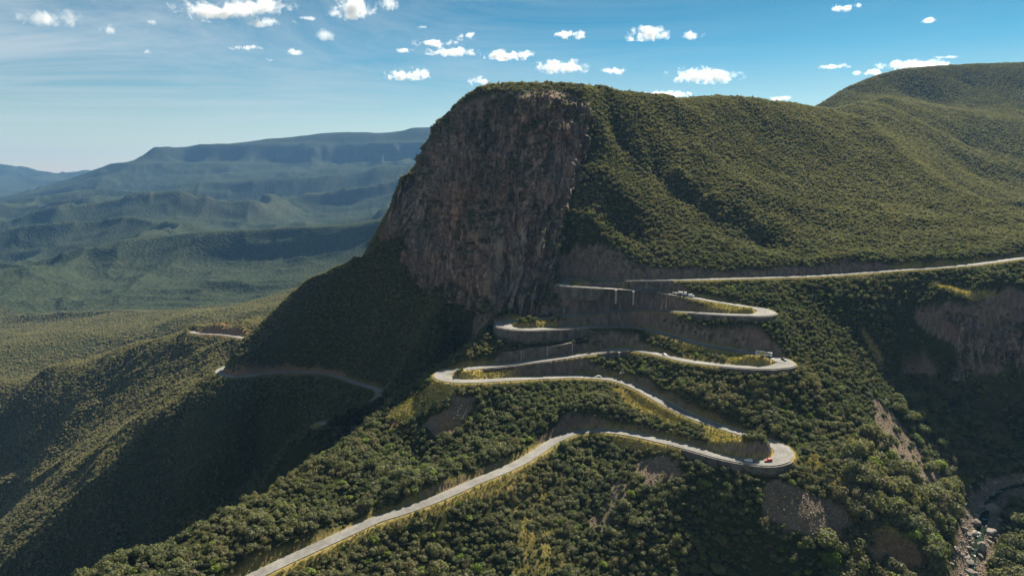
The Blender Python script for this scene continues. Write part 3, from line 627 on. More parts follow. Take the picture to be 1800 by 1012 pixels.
cliff_o, cliffV, cliffLedge = rockface('cliff', base_c, rim_c, 860, 380, 6.5, m_rock, 1.25)
gorge_o, gorgeV, gorgeLedge = rockface('gorge_cliff', b2, r2, 340, 150, 5.0, m_rock2, 1.2, 66)

# ---------------------------------------------------------------- vegetation
def foliage_material(name, dark, light, dry, transl=0.25):
    m = bpy.data.materials.new(name); m.use_nodes = True; nt = m.node_tree; nt.nodes.clear()
    out = N(nt, 'ShaderNodeOutputMaterial'); P = N(nt, 'ShaderNodeNewGeometry').outputs['Position']
    oi = N(nt, 'ShaderNodeObjectInfo')
    rnd = oi.outputs['Random']
    c = ramp(nt, rnd, [(0.0, dark), (0.45, tuple(0.5 * (a + b_) for a, b_ in zip(dark, light))), (0.75, light), (0.93, tuple(v * 1.02 for v in light)), (1.0, tuple(v * 1.1 for v in light))])
    c = mixc(nt, ramp(nt, noise_(nt, P, 0.016, 3, 0.6), [(0.42, 0.0), (0.64, 0.55)]), c, dry)
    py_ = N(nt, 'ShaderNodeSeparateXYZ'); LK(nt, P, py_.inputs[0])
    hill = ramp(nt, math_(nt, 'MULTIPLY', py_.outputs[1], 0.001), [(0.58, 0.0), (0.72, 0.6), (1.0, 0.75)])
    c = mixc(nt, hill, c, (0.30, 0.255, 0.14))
    c = mixc(nt, 1.0, c, ramp(nt, noise_(nt, P, 0.9, 2), [(0.3, 0.72), (0.7, 1.3)]), 'MULTIPLY')
    d = N(nt, 'ShaderNodeBsdfDiffuse'); LK(nt, c, d.inputs[0]); t = N(nt, 'ShaderNodeBsdfTranslucent'); LK(nt, mixc(nt, 1.0, c, (1.1, 1.25, 0.6), 'MULTIPLY'), t.inputs[0])
    gl = N(nt, 'ShaderNodeBsdfGlossy'); gl.inputs['Roughness'].default_value = 0.55; gl.inputs[0].default_value = (0.8, 0.85, 0.9, 1)
    s1 = N(nt, 'ShaderNodeMixShader'); s1.inputs[0].default_value = transl; LK(nt, d.outputs[0], s1.inputs[1]); LK(nt, t.outputs[0], s1.inputs[2])
    s2 = N(nt, 'ShaderNodeMixShader'); s2.inputs[0].default_value = 0.012; LK(nt, s1.outputs[0], s2.inputs[1]); LK(nt, gl.outputs[0], s2.inputs[2])
    LK(nt, s2.outputs[0], out.inputs[0]); return m
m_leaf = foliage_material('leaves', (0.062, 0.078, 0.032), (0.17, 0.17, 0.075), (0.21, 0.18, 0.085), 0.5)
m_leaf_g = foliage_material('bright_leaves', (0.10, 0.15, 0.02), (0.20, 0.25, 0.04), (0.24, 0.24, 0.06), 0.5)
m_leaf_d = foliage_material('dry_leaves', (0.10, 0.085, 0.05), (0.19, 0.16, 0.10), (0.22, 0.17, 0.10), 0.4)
m_bark, nt, b = new_mat('bark'); b.inputs['Base Color'].default_value = (0.12, 0.10, 0.08, 1)

def crown_mesh(name, seed, nlobes=7, nleaf=230, leaf=0.20, flat=0.72, mat=m_leaf, core=True):
    r = random.Random(seed); V = []; F = []
    lobes = []
    for k in range(nlobes):
        a = r.uniform(0, 6.283); q = math.sqrt(r.random()) * 0.62; zc_ = 0.45 + r.uniform(-0.15, 0.45) * (1 - q)
        lobes.append((q * math.cos(a), q * math.sin(a), zc_ * flat + .15, r.uniform(0.30, 0.52)))
    lobes.append((0, 0, 0.35, 0.6))
    # solid dark core of each lobe
    for (x, y, z, s) in (lobes if core else lobes[:1]):
        base = len(V); nu, nv = 7, 4
        for j in range(nv + 1):
            ph = math.pi * j / nv
            for i in range(nu):
                th = 6.2832 * i / nu; s_ = s * 0.86 * (1 + r.uniform(-0.16, 0.16))
                V.append((x + s_ * math.sin(ph) * math.cos(th), y + s_ * math.sin(ph) * math.sin(th), max(-0.05, z + s_ * math.cos(ph) * 0.8)))
        for j in range(nv):
            for i in range(nu):
                F.append((base + j * nu + i, base + (j + 1) * nu + i, base + (j + 1) * nu + (i + 1) % nu, base + j * nu + (i + 1) % nu))
    tot = sum(l[3] ** 2 for l in lobes)
    for (x, y, z, s) in lobes:
        for k in range(int(nleaf * s * s / tot)):
            u = r.uniform(-0.35, 1); th = r.uniform(0, 6.2832); q = math.sqrt(max(0, 1 - u * u)); nv_ = Vector((q * math.cos(th), q * math.sin(th), u))
            c = Vector((x, y, z)) + nv_ * s * r.uniform(0.86, 1.16); c.z = max(c.z, 0.0)
            nn = (nv_ + Vector((r.uniform(-.6, .6), r.uniform(-.6, .6), r.uniform(-.3, .7)))).normalized()
            t1 = nn.orthogonal().normalized(); t1 = (Matrix.Rotation(r.uniform(0, 6.28), 3, nn) @ t1); t2 = nn.cross(t1); l = leaf * r.uniform(0.6, 1.25)
            base = len(V)
            for a_, b_ in ((-.5, -.38), (.5, -.30), (.42, .40), (-.34, .5)): V.append(tuple(c + t1 * a_ * l + t2 * b_ * l))
            F.append((base, base + 1, base + 2, base + 3))
    me = bpy.data.meshes.new(name); me.from_pydata(V, [], F); me.materials.append(mat); me.update(); return me
kinds = bpy.data.collections.new('bush_kinds')
for k in range(7):
    me = crown_mesh('bush', 100 + k, nlobes=4 + k % 4 + 1, nleaf=250, flat=0.6 + 0.1 * (k % 3), mat=m_leaf if k < 6 else m_leaf_g)
    o = bpy.data.objects.new('bush', me); kinds.objects.link(o)

for k in range(2):
    kinds.objects.link(bpy.data.objects.new('bush', crown_mesh('bush', 150 + k, nlobes=5, nleaf=150, leaf=.17, flat=1.0, mat=m_leaf_d, core=False)))

def scatter_nodes():
    ng = bpy.data.node_groups.new('bush_scatter', 'GeometryNodeTree')
    ng.interface.new_socket('Geometry', in_out='INPUT', socket_type='NodeSocketGeometry'); ng.interface.new_socket('Geometry', in_out='OUTPUT', socket_type='NodeSocketGeometry')
    gi = ng.nodes.new('NodeGroupInput'); go = ng.nodes.new('NodeGroupOutput')
    ci_ = ng.nodes.new('GeometryNodeCollectionInfo'); ci_.inputs['Collection'].default_value = kinds; ci_.inputs['Separate Children'].default_value = True; ci_.inputs['Reset Children'].default_value = True
    ip = ng.nodes.new('GeometryNodeInstanceOnPoints'); ip.inputs['Pick Instance'].default_value = True
    def na(n, ty):
        a = ng.nodes.new('GeometryNodeInputNamedAttribute'); a.data_type = ty; a.inputs['Name'].default_value = n; return [s for s in a.outputs if s.enabled][0]
    L_ = ng.links.new
    L_(gi.outputs[0], ip.inputs['Points']); L_(ci_.outputs[0], ip.inputs['Instance']); L_(na('scl', 'FLOAT_VECTOR'), ip.inputs['Scale']); L_(na('rot', 'FLOAT_VECTOR'), ip.inputs['Rotation']); L_(na('kind_index', 'INT'), ip.inputs['Instance Index'])
    L_(ip.outputs[0], go.inputs[0]); return ng
NG = scatter_nodes()
def scatter(name, pts, scl, rot, idx, label, cat):
    me = bpy.data.meshes.new(name); me.vertices.add(len(pts)); me.vertices.foreach_set('co', pts.astype(np.float32).ravel())
    for k, v, t in (('scl', scl, 'FLOAT_VECTOR'), ('rot', rot, 'FLOAT_VECTOR')):
        a = me.attributes.new(k, t, 'POINT'); a.data.foreach_set('vector', v.astype(np.float32).ravel())
    a = me.attributes.new('kind_index', 'INT', 'POINT'); a.data.foreach_set('value', idx.astype(np.int32))
    me.materials.append(m_leaf)
    o = bpy.data.objects.new(name, me); scene.collection.objects.link(o); o['kind'] = 'stuff'; o['label'] = label; o['category'] = cat
    md = o.modifiers.new('scatter', 'NODES'); md.node_group = NG; return o

def jitter(y0, y1, sp, x0=-1e9, x1=1e9, umax=0.95):
    ys = np.arange(y0, y1, sp); out = []
    for y in ys:
        xs = np.arange(max(-umax * y - 20, x0), min(umax * y + 20, x1), sp)
        out.append(np.stack([xs + rng.uniform(-.5, .5, len(xs)) * sp, y + rng.uniform(-.5, .5, len(xs)) * sp], 1))
    return np.vstack(out)
cliff_poly = np.vstack([bd[:, :2], rd[::-1, :2]]); cliff_poly2 = np.vstack([bd2[:, :2], rd2[::-1, :2]])
def river_d(p):
    d = np.full(len(p), 1e9)
    for q in river[::2]: d = np.minimum(d, np.hypot(p[:, 0] - q[0], p[:, 1] - q[1]))
    return d
def bushes(p, r0_, r1_, cover=0.93):
    x, y = p[:, 0], p[:, 1]; z = height(x, y)
    gr_ = sample(grass, x, y); sc_ = sample(scree, x, y); st_ = sample(steep, x, y); rd_ = sample(RD, x, y)
    dn = fbm(x, y, 24, 3, 5)
    rad = r0_ + (r1_ - r0_) * rng.random(len(x)) ** 1.7; rad *= 1 + 0.35 * dn
    pr = cover * np.minimum(1.0, 0.66 * np.sqrt(1 + sample(slope, x, y) ** 2)) * (0.8 + 0.5 * smooth(-0.5, 0.2, dn)) * (1 - 0.86 * gr_) * (1 - 0.93 * sc_) * (1 - st_ * (.1 + .75 * smooth(-.15, .25, fbm(x, y, 18, 2, 19))))
    ok = (rng.random(len(x)) < pr) & (rd_ > rad * 0.8 + 0.5)
    ok &= ~(poly_mask(x, y, cliff_poly) & (x > -104)) & ~poly_mask(x, y, cliff_poly2)
    rad *= 1 - 0.55 * gr_ - 0.45 * sc_ - 0.28 * st_
    nr = np.where(rd_ < 13)[0]
    for k in range(0, len(nr), 4000):
        q = nr[k:k+4000]; dd = np.hypot(x[q][:, None] - main_road[None, :, 0], y[q][:, None] - main_road[None, :, 1]); dd = np.where(main_road[None, :, 1] > y[q][:, None] + 2, dd, 1e9); i = dd.argmin(1); dm = dd.min(1)
        head = main_road[i, 2] + 0.5 + 0.03 * dm - z[q]; d0 = np.hypot(x[q][:, None] - main_road[None, :, 0], y[q][:, None] - main_road[None, :, 1]).argmin(1); rad[q] = np.where((dm < 18) & (z[q] < main_road[d0, 2] + .5), np.minimum(rad[q], np.maximum(head / 2.1, 0.0)), rad[q])
    ok &= rad > 0.55
    return x[ok], y[ok], z[ok], rad[ok], rd_[ok]
sets = []
for (y0, y1, sp_, a_, b_, x0, x1, cov) in [(270, 480, 2.4, 1.0, 3.8, -1e9, 1e9, 1.1), (480, 660, 2.3, 1.0, 2.8, -1e9, 1e9, 1.1), (660, 1150, 2.7, 1.2, 2.5, -1e9, 1e9, 1.2), (1150, 2000, 4.4, 1.6, 2.9, 150, 1e9, 1.2), (1150, 2100, 5.5, 1.9, 3.6, -1e9, 150, 1.1)]:
    p = jitter(y0, y1, sp_, x0, x1); sets.append(bushes(p, a_, b_, cov))
bx, by, bz, br, brd = [np.concatenate([s[k] for s in sets]) for k in range(5)]
# big trees by the river and in the gorge bottom
rdv = river_d(np.stack([bx, by], 1)); big = (rdv < 70) & (rng.random(len(bx)) < 0.5); br = np.where(big, br * 1.9, br)
ok = (rdv > 10 + br * 0.8) | (by > 500); bx, by, bz, br, big = [v[ok] for v in (bx, by, bz, br, big)]

# bushes that hold on to the ledges of the cliffs
_top = int(cliffV.shape[0] * .87)
for V_, Lg, n_, s0 in ((cliffV, cliffLedge, 3600, .8), (cliffV[_top:], cliffLedge[_top:] * 0 + 1, 1100, 1.1), (gorgeV, gorgeLedge, 420, .9)):
    f = Lg.ravel() ** 3; f = f / f.sum(); k = rng.choice(f.size, n_, p=f); q = V_.reshape(-1, 3)[k]
    bx = np.r_[bx, q[:, 0]]; by = np.r_[by, q[:, 1]]; bz = np.r_[bz, q[:, 2] - .3]; br = np.r_[br, s0 + 1.3 * rng.random(n_) ** 2]; big = np.r_[big, np.zeros(n_, bool)]
_qx, _qy = proj(bx, by, bz); _k = ~((_qx > 1062) & (_qx < 1152) & (_qy > 564) & (_qy < 594) & (by > 480)); bx, by, bz, br, big = [v[_k] for v in (bx, by, bz, br, big)]
print('bushes', len(bx))
n = len(bx)
scl = np.stack([br * rng.uniform(.85, 1.2, n), br * rng.uniform(.85, 1.2, n), br * rng.uniform(.8, 1.35, n)], 1)
rot = np.stack([rng.uniform(-.15, .15, n), rng.uniform(-.15, .15, n), rng.uniform(0, 6.28, n)], 1)
idx = rng.integers(0, 6, n); idx[(rng.random(n) < 0.05) & (by < 640)] = 6
dry = rng.random(n) < 0.05 + .10 * smooth(.1, .5, fbm(bx, by, 30, 2, 123)); idx[dry] = 7 + rng.integers(0, 2, int(dry.sum())); scl[dry, 2] *= 1.25
# the 300 that show largest stand as trees of their own
PXb, PYb = proj(bx, by, bz + br)
size = br / by; cand = (PXb > -5) & (PXb < 1805) & (PYb < 1020) & (by < 700) & (br > 1.6) & (idx < 7)
ci_ = np.where(cand)[0]; ci_ = ci_[np.argsort(-size[ci_])][:2600]
def visible(x, y, z):
    t = np.linspace(0.25, 0.985, 160); return bool((z * t > height(x * t, y * t) + 0.5).all())
own = []
for k in ci_:
    if visible(bx[k], by[k], bz[k] + br[k] * 1.0): own.append(k)
    if len(own) >= 288: break
own = np.array(own); rest = np.ones(n, bool); rest[own] = False
scatter('bush_cover', np.stack([bx, by, bz + CAMZ - 0.12 * br], 1)[rest], scl[rest], rot[rest], idx[rest], 'dense dry-season bush covering the mountain slopes', 'bushes')

def link_mesh(name, me, parent=None, loc=None):
    o = bpy.data.objects.new(name, me); scene.collection.objects.link(o)
    if parent: o.parent = parent
    if loc is not None: o.location = loc
    return o
def thing(name, label, cat, loc=(0, 0, 0), rz=0.0, group=None):
    o = bpy.data.objects.new(name, None); scene.collection.objects.link(o); o.location = loc; o.rotation_euler = (0, 0, rz)
    o['label'] = label; o['category'] = cat; o.empty_display_size = 0.5
    if group: o['group'] = group
    return o
def trunk_mesh(seed, h=0.55):
    r = random.Random(seed); V = []; F = []
    def limb(a, b, ra, rb):
        a, b = Vector(a), Vector(b); d = (b - a).normalized(); u = d.orthogonal().normalized(); w_ = d.cross(u); base = len(V)
        for p, q in ((a, ra), (b, rb)):
            for i in range(6): th = i * 1.0472; V.append(tuple(p + (u * math.cos(th) + w_ * math.sin(th)) * q))
        for i in range(6): F.append((base + i, base + (i + 1) % 6, base + 6 + (i + 1) % 6, base + 6 + i))
    limb((0, 0, -.25), (0.03, 0, .25), .085, .065)
    for k in range(4):
        a = k * 1.57 + r.uniform(-.4, .4); limb((0.03, 0, .22), (.38 * math.cos(a), .38 * math.sin(a), h + r.uniform(0, .2)), .05, .02)
    me = bpy.data.meshes.new('trunk'); me.from_pydata(V, [], F); me.materials.append(m_bark); me.update(); return me
crowns = [crown_mesh('crown', 300 + k, nlobes=6 + k, nleaf=420, leaf=0.16, flat=0.75 + .1 * (k % 2)) for k in range(4)] + [crown_mesh('crown', 320, nlobes=8, nleaf=420, leaf=.16, flat=.8, mat=m_leaf_g)]
trunks = [trunk_mesh(400 + k) for k in range(3)]
def region_label(px, py, x, y):
    if px > 1640 and py > 760: return 'tall dark green tree crowding the boulder stream in the gorge', 'trees crowding the gorge stream'
    if px > 1380 and py > 700: return 'rounded green tree on the slope between the lowest hairpin and the gorge', 'trees on the slope beside the lowest hairpin'
    # above or below the lowest stretch of road
    low = main_road[ridx(1378, 806):]; q = proj(low[:, 0], low[:, 1], low[:, 2]); yy = np.interp(px, q[0][::-1], q[1][::-1])
    if py > yy: return 'leafy olive green tree in the thick bush below the lowest stretch of road', 'trees in the bush below the lowest stretch of road'
    if px < 1000: return 'rounded olive green tree on the ridge above the lowest stretch of road', 'trees on the ridge above the lowest stretch of road'
    return 'small green tree on the steep ground between the hairpin legs', 'trees between the hairpin legs'
for c_, k in enumerate(own):
    lb, gp = region_label(PXb[k], PYb[k], bx[k], by[k])
    t = thing('tree', lb, 'tree', (bx[k], by[k], bz[k] + CAMZ - .05), rot[k][2], gp); t.scale = tuple(scl[k] * 1.08)
    link_mesh('trunk', trunks[c_ % 3], t); link_mesh('crown', crowns[c_ % 4 if idx[k] < 6 else 4], t, (0, 0, 0.18))
def lone_tree(px, py, d, r, h, label, kind=0):
    p = at(px, py, d); z = float(height(p[0], p[1])); t = thing('tree', label, 'tree', (p[0], p[1], z + CAMZ - .1)); t.scale = (r, r, h)
    link_mesh('trunk', trunks[kind % 3], t); link_mesh('crown', crowns[kind], t, (0, 0, .3)); return t
lone_tree(992, 786, 441, 3.6, 4.6, 'dark round tree at the outer edge of the lowest road where it bends uphill', 1)
lone_tree(731, 908, 362, 2.2, 3.6, 'small dark tree standing alone at the kerb halfway down the straight lowest road', 2)
lone_tree(1650, 795, 486, 6.5, 7.0, 'broadest dark tree at the foot of the long grey scree slope', 3)
lone_tree(1690, 838, 470, 6.0, 4.5, 'flat bright lime green tree at the upper end of the boulder stream', 4)
lone_tree(1632, 860, 455, 6.5, 7.0, 'big grey green tree just left of the topmost stream boulders', 0)
lone_tree(1600, 895, 420, 6.0, 6.0, 'big dark tree directly below the grey scree slope', 1)
lone_tree(742, 716, 474, 1.6, 2.6, 'single small tree casting a shadow on the bare grassy knoll', 2)
lone_tree(1148, 549, 538, 1.7, 2.0, 'bushy tree at the kerb under the second road leg from the top', 1)

# ---------------------------------------------------------------- rubble and grass tufts
def stuff_kinds(cname, meshes):
    c = bpy.data.collections.new(cname)
    for me in meshes: c.objects.link(bpy.data.objects.new(me.name, me))
    return c
def stone_mesh(name, seed, mat, sub=2):
    import bmesh
    r = random.Random(seed); bm = bmesh.new(); bmesh.ops.create_icosphere(bm, subdivisions=sub, radius=1)
    off = Vector((r.uniform(0, 50), r.uniform(0, 50), 0))
    planes = [(Vector((r.uniform(-1, 1), r.uniform(-1, 1), r.uniform(-1, 1))).normalized(), r.uniform(.5, .8)) for _ in range(9)]
    for v in bm.verts:
        c = v.co * (1 + 0.22 * mn.noise(v.co * 1.3 + off))
        for nv, dd in planes:
            e = c.dot(nv) - dd
            if e > 0: c -= nv * e * 0.85
        v.co = c
    me = bpy.data.meshes.new(name); bm.to_mesh(me); bm.free(); me.materials.append(mat); return me
m_stone, nt, b = new_mat('stone'); P = N(nt, 'ShaderNodeNewGeometry').outputs['Position']
sc1 = mixc(nt, N(nt, 'ShaderNodeObjectInfo').outputs['Random'], (0.15, 0.125, 0.10), (0.33, 0.285, 0.235))
LK(nt, mixc(nt, 1.0, sc1, ramp(nt, noise_(nt, P, 1.2, 5, .65), [(0.3, 0.6), (0.7, 1.25)]), 'MULTIPLY'), b.inputs['Base Color'])
def tuft_mesh(seed, mat):
    r = random.Random(seed); V = []; F = []
    for k in range(26):
        a = r.uniform(0, 6.28); q = r.random() * .7; x, y = q * math.cos(a), q * math.sin(a); h = r.uniform(.5, 1.2); l = r.uniform(-.4, .4), r.uniform(-.4, .4); w_ = .13
        ca, sa = math.cos(a + 1.3), math.sin(a + 1.3); b0 = len(V)
        V += [(x - ca * w_, y - sa * w_, 0), (x + ca * w_, y + sa * w_, 0), (x + l[0] * .6 + ca * w_ * .8, y + l[1] * .6 + sa * w_ * .8, h * .7), (x + l[0], y + l[1], h)]
        F += [(b0, b0 + 1, b0 + 2, b0 + 3)]
    me = bpy.data.meshes.new('tuft'); me.from_pydata(V, [], F); me.materials.append(mat); return me
m_grass = foliage_material('dry_grass', (0.20, 0.19, 0.06), (0.34, 0.285, 0.10), (0.42, 0.28, 0.125), .35)
_k = kinds
kinds = stuff_kinds('rubble_kinds', [stone_mesh('stone', 500 + i, m_stone, 1) for i in range(5)]); NG = scatter_nodes()
p = jitter(330, 580, 1.15); v = sample(scree, p[:, 0], p[:, 1]); st_ = sample(steep, p[:, 0], p[:, 1]); rd_ = sample(RD, p[:, 0], p[:, 1])
ok = (rng.random(len(p)) < v * .75 + (st_ > .5) * .05) & (rd_ > 1); p = p[ok]; n = len(p)
r_ = 0.18 + 0.8 * rng.random(n) ** 4
scatter('rubble', np.stack([p[:, 0], p[:, 1], height(p[:, 0], p[:, 1]) + CAMZ], 1), np.stack([r_ * rng.uniform(.8, 1.6, n), r_, r_ * .8], 1), rng.uniform(0, 6, (n, 3)), rng.integers(0, 5, n), 'loose grey rubble on the scree slopes', 'rubble')
kinds = stuff_kinds('tuft_kinds', [tuft_mesh(600 + i, m_grass) for i in range(5)]); NG = scatter_nodes()
p = jitter(290, 620, 1.0); v = sample(grass, p[:, 0], p[:, 1]); rd_ = sample(RD, p[:, 0], p[:, 1]); 
ok = (rng.random(len(p)) < v * .85) & (rd_ > .5) & (sample(steep, p[:, 0], p[:, 1]) < .4); p = p[ok]; n = len(p); print('tufts', n)
r_ = 0.5 + 0.7 * rng.random(n)
scatter('grass_tufts', np.stack([p[:, 0], p[:, 1], height(p[:, 0], p[:, 1]) + CAMZ - .05], 1), np.stack([r_, r_, r_ * .9], 1), np.stack([np.zeros(n), np.zeros(n), rng.uniform(0, 6, n)], 1), rng.integers(0, 5, n), 'yellow green grass along the verges and hairpin islands', 'grass')

# ---------------------------------------------------------------- retaining walls, parapets, piers
m_wall, nt, b = new_mat('masonry'); P = N(nt, 'ShaderNodeNewGeometry').outputs['Position']
vw = N(nt, 'ShaderNodeTexVoronoi'); vw.inputs['Scale'].default_value = 1.1; LK(nt, P, vw.inputs['Vector'])
wc = mixc(nt, math_(nt, 'MULTIPLY', vw.outputs['Distance'], 0.9), (0.19, 0.165, 0.14), (0.07, 0.062, 0.055))
wc = mixc(nt, 1.0, wc, ramp(nt, noise_(nt, mapping(nt, P, (.25, .25, .05)), 1.0, 5, .6), [(.3, .62), (.7, 1.25)]), 'MULTIPLY')
wc = mixc(nt, 1.0, wc, ramp(nt, noise_(nt, P, 0.22, 6, .7), [(.32, .5), (.68, 1.45)]), 'MULTIPLY'); LK(nt, wc, b.inputs['Base Color']); bp = N(nt, 'ShaderNodeBump'); bp.inputs['Distance'].default_value = .3; LK(nt, vw.outputs['Distance'], bp.inputs['Height']); bp.invert = True; LK(nt, bp.outputs[0], b.inputs['Normal'])
m_conc, nt, b = new_mat('concrete'); P = N(nt, 'ShaderNodeNewGeometry').outputs['Position']
LK(nt, ramp(nt, noise_(nt, P, .6, 5, .6), [(.3, (.26, .24, .21)), (.7, (.42, .39, .34))]), b.inputs['Base Color'])
def strip_solid(name, path, nrm, o0, o1, z0, z1, mat, parent=None):
    """a solid band along a path: between offsets o0..o1 (outwards) and heights z0..z1 above the path"""
    n_ = len(path); z0 = np.broadcast_to(z0, n_); z1 = np.broadcast_to(z1, n_); V = []; F = []
    for i in range(n_):
        a = path[i, :2] + nrm[i] * o0[i]; c = path[i, :2] + nrm[i] * o1[i]; z = path[i, 2] + CAMZ
        V += [(a[0], a[1], z + z0[i]), (c[0], c[1], z + z0[i]), (c[0], c[1], z + z1[i]), (a[0], a[1], z + z1[i])]
    for i in range(n_ - 1):
        q = i * 4
        for k in range(4): F.append((q + k, q + (k + 1) % 4, q + 4 + (k + 1) % 4, q + 4 + k))
    F.append((0, 3, 2, 1)); q = (n_ - 1) * 4; F.append((q, q + 1, q + 2, q + 3))
    me = bpy.data.meshes.new(name); me.from_pydata([tuple(v) for v in V], [], F); me.materials.append(mat); me.update()
    return link_mesh(name, me, parent)
WL = ['curved masonry wall carrying the topmost left hairpin beside the cliff foot', 'tall curved masonry wall carrying the second left hairpin', 'masonry wall with guard rail under the lowest right hairpin',
      'low masonry wall under the upper right hairpin', 'low wall under the middle right hairpin where the bus is turning', 'straight wall below the top road above the parked truck', 'short wall and slab under the humped leg of the third road from the top',
      'low kerb wall leading to the third left hairpin']
for (a, b_, sd_, h_), lb in zip(WALLS, WL):
    a, b_ = min(a, b_), max(a, b_); W = main_road[a:b_+1]; nn = RN[a:b_+1] * sd_; hw_ = main_hw[a:b_+1]; n_ = len(W)
    t = thing('retaining_wall', lb, 'wall')
    taper = np.minimum(1, np.minimum(np.arange(n_), n_ - 1 - np.arange(n_)) / 5.0 + .35)
    strip_solid('masonry', W, nn, hw_ + .1, hw_ + 2.5, -(h_ + 1.5) * taper, .02, m_wall, t)
    strip_solid('parapet', W, nn, hw_ + .45, hw_ + .85, .022, .55, m_conc, t)
# low concrete gutter along the hill side of the legs
def leg(i0, i1, sd_, lb):
    a, b_ = min(i0, i1), max(i0, i1); W = main_road[a:b_+1]; nn = RN[a:b_+1] * sd_; hw_ = main_hw[a:b_+1]
    o = strip_solid('gutter', W, nn, hw_ - .05, hw_ + .75, -.3, .16, m_conc); o['label'] = lb; o['category'] = 'gutter'
leg(ridx(1060, 665), ridx(1372, 788), -1, 'pale concrete gutter along the shaded leg down to the lowest right hairpin')
leg(ridx(1210, 787), ridx(1050, 757), 1, 'pale concrete gutter on the hill side of the lowest leg')
leg(ridx(1150, 582), ridx(1330, 622), -1, 'pale gutter on the hill side of the leg the bus came down')
# second tier of wall below the second left hairpin, and the framed panel below the first
def px_wall(name, line, h, th, lb, mat, dz=0.0):
    L_ = np.array([at(*q) for q in line]); L_ = resample(catmull(L_, 2), 2)[0]
    t_ = np.gradient(L_[:, :2], axis=0); t_ /= np.linalg.norm(t_, axis=1)[:, None]; nn = np.stack([t_[:, 1], -t_[:, 0]], 1)
    zb = height(L_[:, 0], L_[:, 1]); o = strip_solid(name, L_, nn, np.zeros(len(L_)), np.full(len(L_), th), -h, .0, mat); o['label'] = lb; o['category'] = 'wall'; return o
i0 = ridx(880, 641.5); i1 = ridx(1030, 622)
def tier(i0, i1, sd_, off, hgt, lb, mat=m_wall, low=-.5):
    a, b_ = min(i0, i1), max(i0, i1); W = main_road[a:b_+1]; nn = RN[a:b_+1] * sd_; hw_ = main_hw[a:b_+1]; n_ = len(W); k = np.arange(n_)
    prof = tier_prof(n_); t = thing('rock_wall', lb, 'wall')
    strip_solid('masonry', W, nn, hw_ + off, hw_ + off + 2.3, low, hgt * prof, mat, t)
    for q in range(6, n_ - 4, 11):       # vertical joints / buttress strips
        me = bpy.data.meshes.new('buttress'); c = W[q, :2] + nn[q] * (hw_[q] + off - .12); u = nn[q]; v_ = np.array([-u[1], u[0]]); zz0 = W[q, 2] + CAMZ
        P8 = [tuple(c + v_ * sx_ + u * sy_) + (zz0 + z_,) for z_ in (low, hgt * prof[q] * .96) for sx_, sy_ in ((-.35, -.2), (.35, -.2), (.35, .6), (-.35, .6))]
        me.from_pydata(P8, [], [(0, 3, 2, 1), (4, 5, 6, 7), (0, 1, 5, 4), (1, 2, 6, 5), (2, 3, 7, 6), (3, 0, 4, 7)]); me.materials.append(m_conc); link_mesh('buttress', me, t)
for (a, b_, sd_, h_), lb in zip(TIERS, ['lower tier of masonry wall below the second left hairpin', 'dark lower wall with panels below the topmost left hairpin']): tier(a, b_, sd_, 1.6, h_, lb)
def box_part(name, a, b_, mat, parent=None):
    o = link_mesh(name, box_mesh(name, a, b_), parent); o.data.materials.append(mat); return o
def box_mesh(name, a, b):
    (x0, y0, z0), (x1, y1, z1) = a, b
    me = bpy.data.meshes.new(name)
    me.from_pydata([(x0, y0, z0), (x1, y0, z0), (x1, y1, z0), (x0, y1, z0), (x0, y0, z1), (x1, y0, z1), (x1, y1, z1), (x0, y1, z1)], [], [(0, 3, 2, 1), (4, 5, 6, 7), (0, 1, 5, 4), (1, 2, 6, 5), (2, 3, 7, 6), (3, 0, 4, 7)])
    me.update(); return me
def pier(px, py, sd_, h, lb):
    i = ridx(px, py); c = main_road[i, :2] + RN[i] * sd_ * (main_hw[i] + 3.0); t = thing('pier', lb, 'pier', (c[0], c[1], main_road[i, 2] + CAMZ - h), math.atan2(RN[i][1], RN[i][0]))
    box_part('shaft', (-.45, -.6, -1), (.45, .6, h - .9), m_conc, t); box_part('capital', (-1.4, -1.1, h - .9), (.6, 1.1, h - .25), m_conc, t)
pier(1081, 507, 1, 11, 'left pale concrete pier under the topmost front leg'); pier(1111, 509, 1, 11, 'right pale concrete pier under the topmost front leg'); pier(1083, 614, -1, 7, 'squat concrete pier under the third road from the top')

